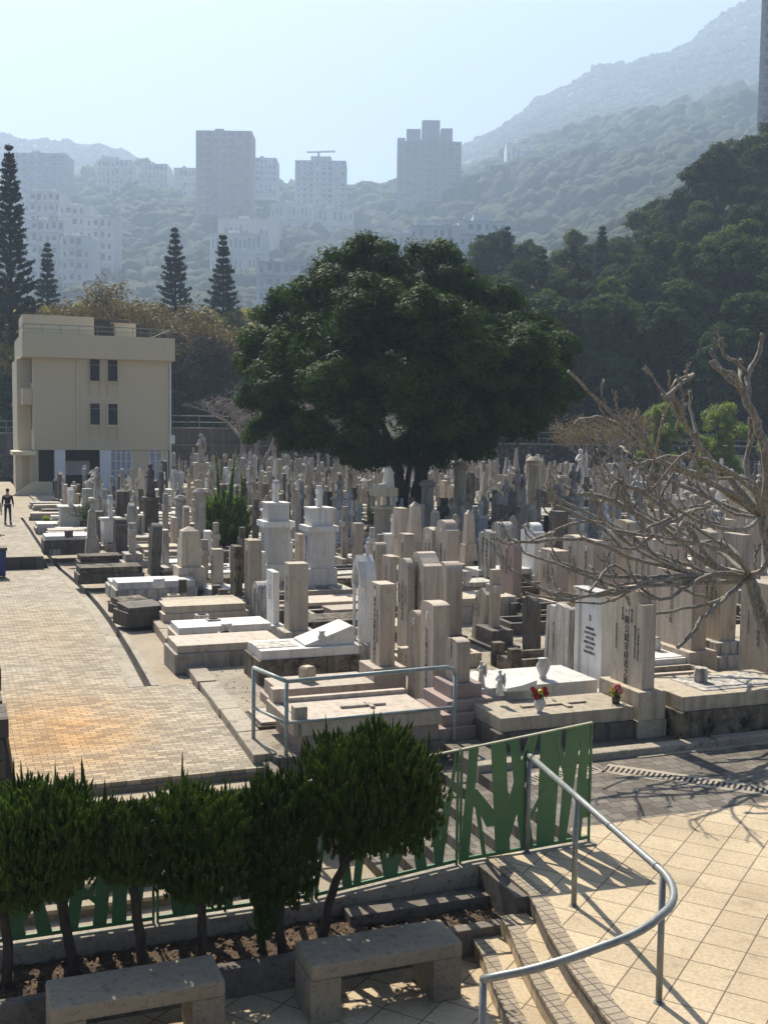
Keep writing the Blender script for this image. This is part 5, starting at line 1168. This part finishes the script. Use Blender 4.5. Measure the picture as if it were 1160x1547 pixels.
# ------------------------------------------------------------------ curved handrail on the terrace
ho = empty('curved_handrail', W(5.6,9.0), 0, 'grey galvanised steel handrail curving round the head of the steps', 'handrail'); hb = W(5.6,9.0)
def hp(x, y, z): return G(x, y, z)-hb
A_ = hp(799,1141,1.17); B_ = hp(999,1316,1.17); 
def bez(p0, p1, p2, p3, n=10): return [p0*(1-t)**3+p1*3*t*(1-t)**2+p2*3*t*t*(1-t)+p3*t**3 for t in [i/n for i in range(n+1)]]
c1 = hp(1017,1340,1.17); c2 = hp(1000,1382,1.12); m_ = hp(905,1432,.98); e_ = hp(760,1474,.76); f_ = hp(730,1476,.70)
pts = [A_, A_.lerp(B_,.5), B_]+bez(B_, B_+(B_-A_).normalized()*.22, hp(1030,1362,1.16), c2, 8)[1:]+bez(c2, hp(975,1408,1.08), hp(940,1420,1.02), m_, 5)[1:]+bez(m_, hp(870,1446,.92), hp(810,1466,.82), e_, 6)[1:]+bez(e_, hp(748,1477,.74), hp(732,1480,.73), f_+Vector((0,0,-.02)), 3)[1:]
MB().tube(pts, .034, 12).obj('top_rail', M['steel'], ho, smooth=True)
def postat(p, z0, nm='post', r_=.030): MB().tube([(p.x,p.y,z0),(p.x,p.y,p.z-.01)], r_, 12).obj(nm, M['steel'], ho, smooth=True); MB().lathe([(.05,z0-.002),(.05,z0+.008),(.03,z0+.009)], p.x, p.y, 14).obj('post_collar', M['steel'], ho)
postat(A_, 0.0); postat(A_.lerp(B_, .43), 0.0); postat(B_+(B_-A_).normalized()*.03, 0.0); postat(f_, -.6)
for t_ in (.68, .97):
    q = A_.lerp(B_, t_); dq = (B_-A_).normalized()*.02; MB().tube([q-dq, q+dq], .0375, 12).obj('sleeve', M['steel'], ho, smooth=True)
# railing at the cemetery corner
rl = empty('pipe_railing', W(4.5,15.6), TH, 'blue-grey pipe railing round the corner above the lower stairs', 'railing')
zr = .13; 
rp = MB(); R0 = .024
def rr(pts, nm, rad=R0): MB().tube(pts, rad*1.25, 10).obj(nm, M['railpaint'], rl, smooth=True)
rr([(0,0,zr+1.1),(2.55,0,zr+1.14),(2.66,0,zr+1.10),(2.7,0,zr+1.02)], 'top_rail', .026); rr([(0,0,zr+.48),(2.7,0,zr+.5)], 'mid_rail', .02)
rr([(0,0,zr+1.1),(-.25,.95,zr+1.12)], 'top_rail', .026); rr([(0,0,zr+.48),(-.25,.95,zr+.5)], 'mid_rail', .02)
rr([(0,0,-.1),(0,0,zr+1.1)], 'post'); rr([(2.7,0,-.1),(2.7,0,zr+1.02)], 'post'); rr([(-.25,.95,-.2),(-.25,.95,zr+1.12)], 'post')
# ------------------------------------------------------------------ benches
def bench(u0, u1, v0, label):
    L = u1-u0; o = empty('granite_bench', W(u0+L/2, v0+.27, -.6), TH, label, 'bench', 'granite benches')
    MB().box(-L/2, L/2, -.28, .28, .43, .58).obj('seat', M['benchst'], o, bevel=.03)
    for s in (-1,1): MB().box(s*L/2-(.30 if s>0 else 0), s*L/2+(.30 if s<0 else 0), -.265, .265, 0, .429).obj('leg', M['benchst'], o, bevel=.015)
    return o
bench(3.02, 4.56, 9.6, 'right rough granite bench below the largest juniper, in front of the planter')
bench(.70, 2.22, 9.62, 'left rough granite bench cut off by the bottom of the picture')
# ------------------------------------------------------------------ yellow building
BO = W(4.75,79.6); yb_ = empty('yellow_building', (BO.x,BO.y,0), TH, 'three storey cream yellow building with four narrow louvred windows and a roof railing', 'building')
Wb = 9.55; Dp = 9.0
def bb(nm, mat, parent=None, bev=0, **k): 
    return lambda *b: MB().box(*b).obj(nm, M[mat], parent or yb_, bevel=bev)
bb('wall','bldg')(.4,Wb,.0,Dp,2.95,9.2)
bb('parapet','bldg')(-.30,Wb+.30,-.55,Dp+.2,9.18,10.75)
bb('roof_room','bldg')(-.15,4.6,1.5,6,10.76,12.15); bb('roof_door','bldgd')(4.61,5.9,3.0,3.3,10.76,12.0)
bb('roof_slab','bldgd')(4.0,7.2,2.7,5,12.02,12.14); bb('roof_screen','bldg')(6.2,7.7,3.0,3.2,10.76,11.95)
rail = MB()
for i in range(9): rail.tube([(-.2+i*1.2,-.4,10.7),(-.2+i*1.2,-.4,11.35)], .025, 5)
rail.tube([(-.2,-.4,11.35),(9.6,-.4,11.35)], .03, 6).tube([(-.2,-.4,11.05),(9.6,-.4,11.05)], .02, 6).tube([(-.2,-.4,11.35),(-.2,8,11.35)], .03, 6).tube([(9.6,-.4,11.35),(9.6,8,11.35)], .03, 6); rail.obj('roof_railing', M['steel'], yb_)
for xx in (4.15, 5.35):
    for zz in (7.75, 4.75):
        w0 = MB().box(xx-.03,xx+.62,-.05,.02,zz-.03,zz+1.4).obj('window', M['louvre'], yb_)
        MB().box(xx-.09,xx-.031,-.13,-.051,zz-.09,zz+1.46).box(xx+.621,xx+.68,-.13,-.051,zz-.09,zz+1.46).box(xx-.03,xx+.62,-.13,-.051,zz+1.401,zz+1.46).box(xx-.16,xx+.75,-.20,-.0515,zz-.17,zz-.091).obj('frame', M['bldg'], w0)
        lv = MB(); [lv.prism([(-.115,zz+.06+.13*k),(-.055,zz+.06+.13*k+.07),(-.055,zz+.06+.13*k+.085),(-.115,zz+.06+.13*k+.015)], xx+.02, xx+.57) for k in range(10)]; lv.obj('louvres', M['glass'], w0)
        MB().box(xx-.02,xx+.61,-.10,-.052,zz+1.02,zz+1.06).obj('window_bar', M['steel'], w0)
        MB().box(xx-.06,xx+.65,-.07,-.001,zz-1.05,zz-.99).box(xx-.06,xx-.03,-.07,-.001,zz-.99,zz-.031).box(xx+.62,xx+.65,-.07,-.001,zz-.99,zz-.031).obj('sill_panel', M['bldg'], yb_)
bb('window','glass')(.37,.395,1.2,2.6,7.5,9.1); bb('window','glass')(.37,.395,1.2,2.6,4.3,6.0); bb('side_wall','bldg')(-.5,.39,2.8,Dp,0,9.17)
bb('balcony','bldg')(-.25,.39,.6,2.75,6.0,7.1)
# ground floor
bb('back_wall','bldgd')(0,5.2,3.0,3.3,-.1,2.94); bb('column','bldgw')(1.75,2.45,-.02,.6,-.1,2.94); bb('side_pier','bldg')(.2,.7,.1,.8,-.1,2.94)
bb('wall','bldg')(5.2,5.5,.1,8,-.1,2.94); bb('wall','bldg')(6.9,8.15,.12,8,-.1,2.94); bb('wall','bldg')(9.0,Wb-.05,.12,8,-.1,2.94); bb('wall','bldgw')(4.75,5.49,-.02,.09,-.1,2.94)
MB().tube([(Wb+.06,-.08,.0),(Wb+.06,-.08,9.1)], .06, 6).obj('drain_pipe', M['bldgw'], yb_); MB().tube([(3.3,-.06,2.95),(3.3,-.06,9.17)], .045, 6).obj('drain_pipe', M['bldg'], yb_)
bb('air_conditioner','bldgw')(Wb+.01,Wb+.5,.6,1.4,3.4,4.0)
bb('notice_board','bldgw')(2.6,4.4,2.9,2.98,1.1,2.1)
def french(x0, x1):
    f = MB().box(x0,x1,.14,.16,0,2.94).obj('french_window', M['curtain'], yb_); g = MB(); n = max(2, round((x1-x0)/.38))
    for i in range(n+1): x = x0+(x1-x0)*i/n; g.box(x-.035,x+.035,.05,.139,0,2.94)
    for z in (.9,1.5,2.15,2.75): g.box(x0+.036,x1-.036,.07,.138,z,z+.05)
    g.obj('window_frame', M['bldgw'], f)
french(5.5,6.9); french(8.15,9.0)
bb('porch_roof','bldg')(-1.0,.5,-.6,3,2.6,2.85); bb('porch_pillar','bldg')(-.8,-.4,-.3,.3,-.1,2.59)
pr = MB().prism([(-1.2,0),(1.4,0),(1.4,.9),(.2,.9)], -2.5, -2.2, 'y').obj('ramp_wall', M['bldg'], yb_)
# ------------------------------------------------------------------ back retaining walls
def terr(name, x0, x1, d, ytop, label, lev=3):
    a = D(x0,640,d); b = D(x1,640,d); zt = D((x0+x1)/2, ytop, d).z; o = empty(name, (a.x,d,0), 0, label, 'wall'); L = b.x-a.x
    for k in range(lev): z0 = zt*k/lev; z1 = zt*(k+1)/lev; MB().box(0,L,.8*k,.8*k+6,z0-.1,z1-.06).obj('wall_tier', M['wallstone'], o); MB().box(-.1,L+.1,.8*k-.12,.8*k+6,z1-.06,z1+.05).obj('coping', M['kerbd'], o)
    rl_ = MB(); n = int(L/2.5)
    for i in range(n+1): rl_.tube([(L*i/n,.8*lev,zt),(L*i/n,.8*lev,zt+1.1)], .04, 4)
    for zz in (.55,1.1): rl_.tube([(0,.8*lev,zt+zz),(L,.8*lev,zt+zz)], .035, 4)
    rl_.obj('railing', M['steel'], o)
terr('terrace_wall', 250, 470, 98, 648, 'tiered dark stone retaining wall right of the yellow building')
terr('terrace_wall', -60, 60, 99, 655, 'dark stone retaining wall left of the yellow building', 2)
terr('terrace_wall', 470, 1250, 103, 672, 'long low stone wall behind the last graves under the trees', 1)
# ------------------------------------------------------------------ distant buildings
def cfar(n, r_, g, b): M[n] = flat(n, rgb(r_, g, b), .8, 0, .15, .05)
cfar('far_pink', .34,.27,.235); cfar('far_grey', .28,.28,.30); cfar('far_white', .52,.51,.48); cfar('far_blue', .42,.45,.49); cfar('far_win', .13,.14,.16); cfar('far_win2', .19,.20,.23)
def tower(x0, x1, yt, yb, d, label, wm, gm, floors, cols, dep=16, strip=False, crown=(), name='apartment_tower', rz=0, cat='building', fw=.6, fh=.5):
    S = FD(d)/d; d = FD(d); dep *= S; a = D(x0, 640, d); b = D(x1, 640, d); W_ = b.x-a.x; zt = D((x0+x1)/2, yt, d).z; zb = D((x0+x1)/2, yb, d).z-14*S; H = zt-zb
    o = empty(name, ((a.x+b.x)/2, d, zb), rz, label, cat, 'distant buildings on the hills'); MB().box(-W_/2,W_/2,0,dep,0,H).obj('wall', M[wm], o)
    H0 = 4; ph = (H-H0)/floors
    for (q0, q1, hh) in crown: MB().box(-W_/2+W_*q0,-W_/2+W_*q1,2,dep-2,H,H+hh*S).obj('roof_block', M[wm], o)
    sl_ = MB()
    for k in range(floors+1): sl_.box(-W_/2-.25,W_/2+.25,-.55,-.01,H0+ph*k-.22,H0+ph*k+.02)
    sl_.obj('floor_slabs', M[wm], o)
    pw_ = W_/cols; rw = random.Random(int(x0)); me2 = MB().box(-pw_*fw*.3,pw_*fw*.3,-.18,.3,0,ph*fh*.8).mesh('window', M[gm])
    me = MB().box(-pw_*fw/2,pw_*fw/2,-.18,.3,0,ph*fh).mesh('window', M[gm]); n = 0
    for k in range(floors):
        for c in range(cols):
            if n < 99 and rw.random() < .9: q_ = put('window', me if c % 3 else me2, o, (-W_/2+pw_*(c+.5), 0, H0+ph*(k+.28))); q_.scale = (rw.uniform(.7,1.15), 1, rw.uniform(.8,1.2)); n += 1
    bc = MB().box(pw_*.05, pw_*.95, -1.5, -.56, .03, ph*.32).mesh('balcony', M[wm])
    for k in range(floors):
        for c in range(1, cols, 3): put('balcony', bc, o, (-W_/2+pw_*c, 0, H0+ph*k))
    MB().box(-W_*.18,-W_*.02,4,dep-4,H,H+1.6*S).obj('roof_tank', M[wm], o)
    bz = MB()
    for c in range(0, cols+1, 2): bz.box(-W_/2+pw_*c-.3,-W_/2+pw_*c+.3,-.9,-.56,H0,H)
    bz.obj('fins', M[wm], o)
    return o
tower(297,379,197,322,560,'tall pinkish slab tower left of the sky gap, the tallest on the left ridge','far_pink','far_win2',14,7)
tower(444,519,242,308,600,'pale glass tower with a roof crane on the ridge centre','far_blue','far_win',12,8,crown=[(.3,.7,2.5)])
mb = MB(); mb.tube([(0,0,0),(0,0,9)], 1.0, 6).tube([(-10,0,9),(14,0,10)], .8, 4)
p = D(481,238,FD(606)); tag(mb.obj('roof_crane', M['far_grey'], None, loc=(p.x,p.y+2,p.z-4)), 'small roof crane standing on the pale glass tower', 'crane')
tower(595,690,213,280,590,'broad stepped tower with a raised centre at the foot of the mountain','far_grey','far_win2',10,9,crown=[(.0,.12,2),(.14,.36,6.5),(.38,.66,11),(.68,.86,7)])
tower(378,416,238,262,620,'small pale block just right of the pinkish slab tower','far_blue','far_win',6,6)
tower(26,103,231,292,620,'wide grey balconied block near the left pine','far_grey','far_win',9,7)
tower(150,202,241,262,640,'low white block on the left ridge','far_white','far_win2',4,8,crown=[(.1,.6,2)])
tower(214,254,247,268,650,'low pale block in the middle of the left ridge','far_white','far_win2',4,7)
tower(264,297,253,272,650,'low pale block against the pinkish slab tower','far_white','far_win2',3,5)
tower(40,95,289,330,480,'white terraced house block highest in the left hillside cluster','far_white','far_win',5,6,crown=[(.2,.8,1.5)])
tower(92,140,310,350,470,'white block stepping down in the left hillside cluster','far_white','far_win',5,5)
tower(132,172,328,372,460,'rightmost white block of the left hillside cluster','far_white','far_win',5,4)
tower(40,100,332,380,440,'lower left white block of the hillside cluster','far_white','far_win',5,6)
tower(95,138,356,400,430,'lowest white block of the left hillside cluster','far_white','far_win',5,4)
tower(388,462,395,446,360,'pale blue block low between the pine and the broad tree','far_blue','far_win2',5,6)
tower(408,470,306,322,570,'long low white terrace below the glass tower','far_white','far_win2',2,10); tower(470,530,314,332,560,'low white terrace block right below the glass tower','far_white','far_win2',2,8)
tower(318,400,352,372,470,'pale stepped terraces below the pinkish slab tower','far_white','far_win2',2,12); tower(330,420,330,345,500,'long pale podium at the foot of the pinkish slab tower','far_white','far_win2',1,12)
tower(590,640,352,395,400,'pale low wing left of the long hillside block','far_blue','far_win2',4,6)
tower(616,690,340,390,390,'long pale block with tall windows above the broad tree','far_blue','far_win2',4,7,crown=[(.1,.3,2)])
tower(688,760,333,386,395,'right part of the long pale block with balconies','far_blue','far_win',5,6,crown=[(.3,.7,2.5)])
tower(757,800,216,226,700,'small flat-roofed house on the mountain flank','far_white','far_win2',1,6)
tower(1131,1240,-90,178,300,'dark tall balconied tower cut off by the right edge','far_grey','far_win',16,6,fw=.75,rz=math.radians(-20),dep=8)
# ------------------------------------------------------------------ people and small things by the path
def person(p, h, yaw, label, jm, tmn, stride=.16, arms=(.06,-.12)):
    o = empty('person', p, yaw, label, 'person'); s = h/1.72
    def skin(nm, V, E, R_, mat, sub=1):
        me = bpy.data.meshes.new(nm); me.from_pydata([(a*s,b_*s,c*s) for a,b_,c in V], E, []); ob = bpy.data.objects.new(nm, me); C.objects.link(ob)
        md = ob.modifiers.new('skin', 'SKIN')
        for i, q in enumerate(R_): me.skin_vertices[0].data[i].radius = (q*s, q*s*.85)
        me.skin_vertices[0].data[0].use_root = True; m2 = ob.modifiers.new('sub', 'SUBSURF'); m2.levels = sub; m2.render_levels = sub
        bpy.context.view_layer.update(); nme = bpy.data.meshes.new_from_object(ob.evaluated_get(bpy.context.evaluated_depsgraph_get())); bpy.data.objects.remove(ob)
        nme.materials.clear(); nme.materials.append(M[mat]); nme.polygons.foreach_set('use_smooth', [True]*len(nme.polygons)); return put(nm, nme, o)
    a1, a2 = arms
    V = [(0,0,.95),(0,0,1.12),(0,0,1.38),(0,0,1.50),(0,.01,1.60),(0,.01,1.70),
         (.09,0,.90),(.10,stride*.4,.50),(.10,stride,.08),(.10,stride+.12,.03),(-.09,0,.90),(-.10,-stride*.2,.50),(-.10,-stride,.08),(-.10,-stride+.12,.03),
         (.19,0,1.38),(.235,a1*.2,1.13),(.25,a1+.06,.90),(.25,a1+.10,.83),(-.19,0,1.38),(-.235,-.04,1.13),(-.25,a2+.10,.91),(-.25,a2+.13,.84)]
    E = [(0,1),(1,2),(2,3),(3,4),(4,5),(0,6),(6,7),(7,8),(8,9),(0,10),(10,11),(11,12),(12,13),(2,14),(14,15),(15,16),(16,17),(2,18),(18,19),(19,20),(20,21)]
    R_ = [.13,.12,.14,.055,.085,.07,.085,.055,.04,.035,.085,.055,.04,.035,.06,.042,.032,.035,.06,.042,.032,.035]
    skin('body', V, E, R_, 'skin', 2)
    skin('jacket', [V[0],V[1],V[2],(0,0,1.46),V[14],V[15],(V[16][0]*.99,V[16][1]*.9,.95),V[18],V[19],(V[20][0]*.99,V[20][1]*.9,.96)], [(0,1),(1,2),(2,3),(2,4),(4,5),(5,6),(2,7),(7,8),(8,9)], [.155,.15,.165,.07,.078,.06,.05,.078,.06,.05], jm)
    skin('trousers', [(0,0,.96),V[6],V[7],V[8],V[10],V[11],V[12]], [(0,1),(1,2),(2,3),(0,4),(4,5),(5,6)], [.145,.105,.072,.058,.105,.072,.058], tmn)
    MB().lathe([(.06*s,1.60*s),(.092*s,1.66*s),(.088*s,1.72*s),(.04*s,1.765*s)], 0, -.005*s, 12).obj('hair', M['hair'], o, smooth=True)
    for sd_ in (-1,1): MB().box(sd_*.10*s-.045*s, sd_*.10*s+.045*s, (sd_*stride-.08)*s, (sd_*stride+.17)*s, 0, .075*s).obj('shoe', M['cloth_dark'], o, bevel=.02)
    return o
q = G(12,792,.05); person((q.x,q.y,.05), 1.66, .15, 'person in black clothes walking away along the brick path', 'cloth_dark', 'cloth_dark')
q = G(-6,806,.05); person((q.x,q.y,.05), 1.64, .4, 'person in pale clothes cut off by the left edge of the path', 'cloth_pale', 'cloth_dark', .05)
q = G(262,738,.08); person((q.x,q.y,.08), 1.6, 1.2, 'person in a white shirt among graves at the right corner of the yellow building', 'cloth_white', 'cloth_dark', .05)
q = G(-6,872,-.35); bo = empty('rubbish_bin', (q.x,q.y,-.37), TH, 'blue plastic rubbish bin at the left edge of the path', 'bin'); MB().box(-.3,.3,-.3,.3,.08,.95,-.03).obj('body', M['blue'], bo, bevel=.03); MB().box(-.36,.36,-.36,.36,.951,1.05).obj('lid', M['terra'], bo, bevel=.02)
for s in (-1,1): MB().tube([(s*.26-.04,.3,.08),(s*.26+.04,.3,.08)], .08, 12).obj('wheel', M['black'], bo)
# potted plants among the path side graves
for (x, y, h, lab, mt) in ((140,818,.9,'round dark green topiary ball among the path side graves','lf_forest'),(126,802,1.4,'greyish bushy plant beside the white square monument','lf_forest2'),(70,795,.5,'small flowering plant at the edge of the path verge','lf_bright'),(560,792,.8,'small yellow-green bush behind the twin white monuments','lf_bright')):
    p = G(x,y,CZ); o = empty('potted_plant', p, 0, lab, 'plant', 'small plants among the graves'); RR = RNG.normal(size=(10,3))*.16*h+[0,0,h*.62]
    put('foliage', npmesh('foliage', *clumps(RR, np.full(10,.26*h), 60, .09, .5), M[mt]), o); MB().lathe([(.12,0),(.16,.28*h),(.14,.29*h)], 0, 0, 10).obj('pot', M['terra'], o)

# LABELCHECK: keep labels short and group look-alikes
from collections import Counter
for o in bpy.data.objects:
    if 'label' in o and len(o['label'].split()) > 16: print('LONG', len(o['label'].split()), o['label']); o['label'] = ' '.join(o['label'].split()[:16])
cn = Counter(o['label'] for o in bpy.data.objects if 'label' in o and o.parent is None)
byl = defaultdict(list)
for o in bpy.data.objects:
    if 'label' in o and o.parent is None and cn[o['label']] > 1: byl[o['label']].append(o)
for lab, L in byl.items():
    L.sort(key=lambda o: o.location.x/max(1, o.location.y))
    if len(L) <= 6 and len(lab.split()) <= 15:
        for i, o in enumerate(L): o['label'] = lab+', '+(ORD[i] if i < len(L)-1 and len(lab.split()) <= 13 else 'leftmost' if i < len(L)-1 else 'rightmost')
print('SHARED', [(l, n) for l, n in Counter(o['label'] for o in bpy.data.objects if 'label' in o and o.parent is None).items() if n > 1][:20])
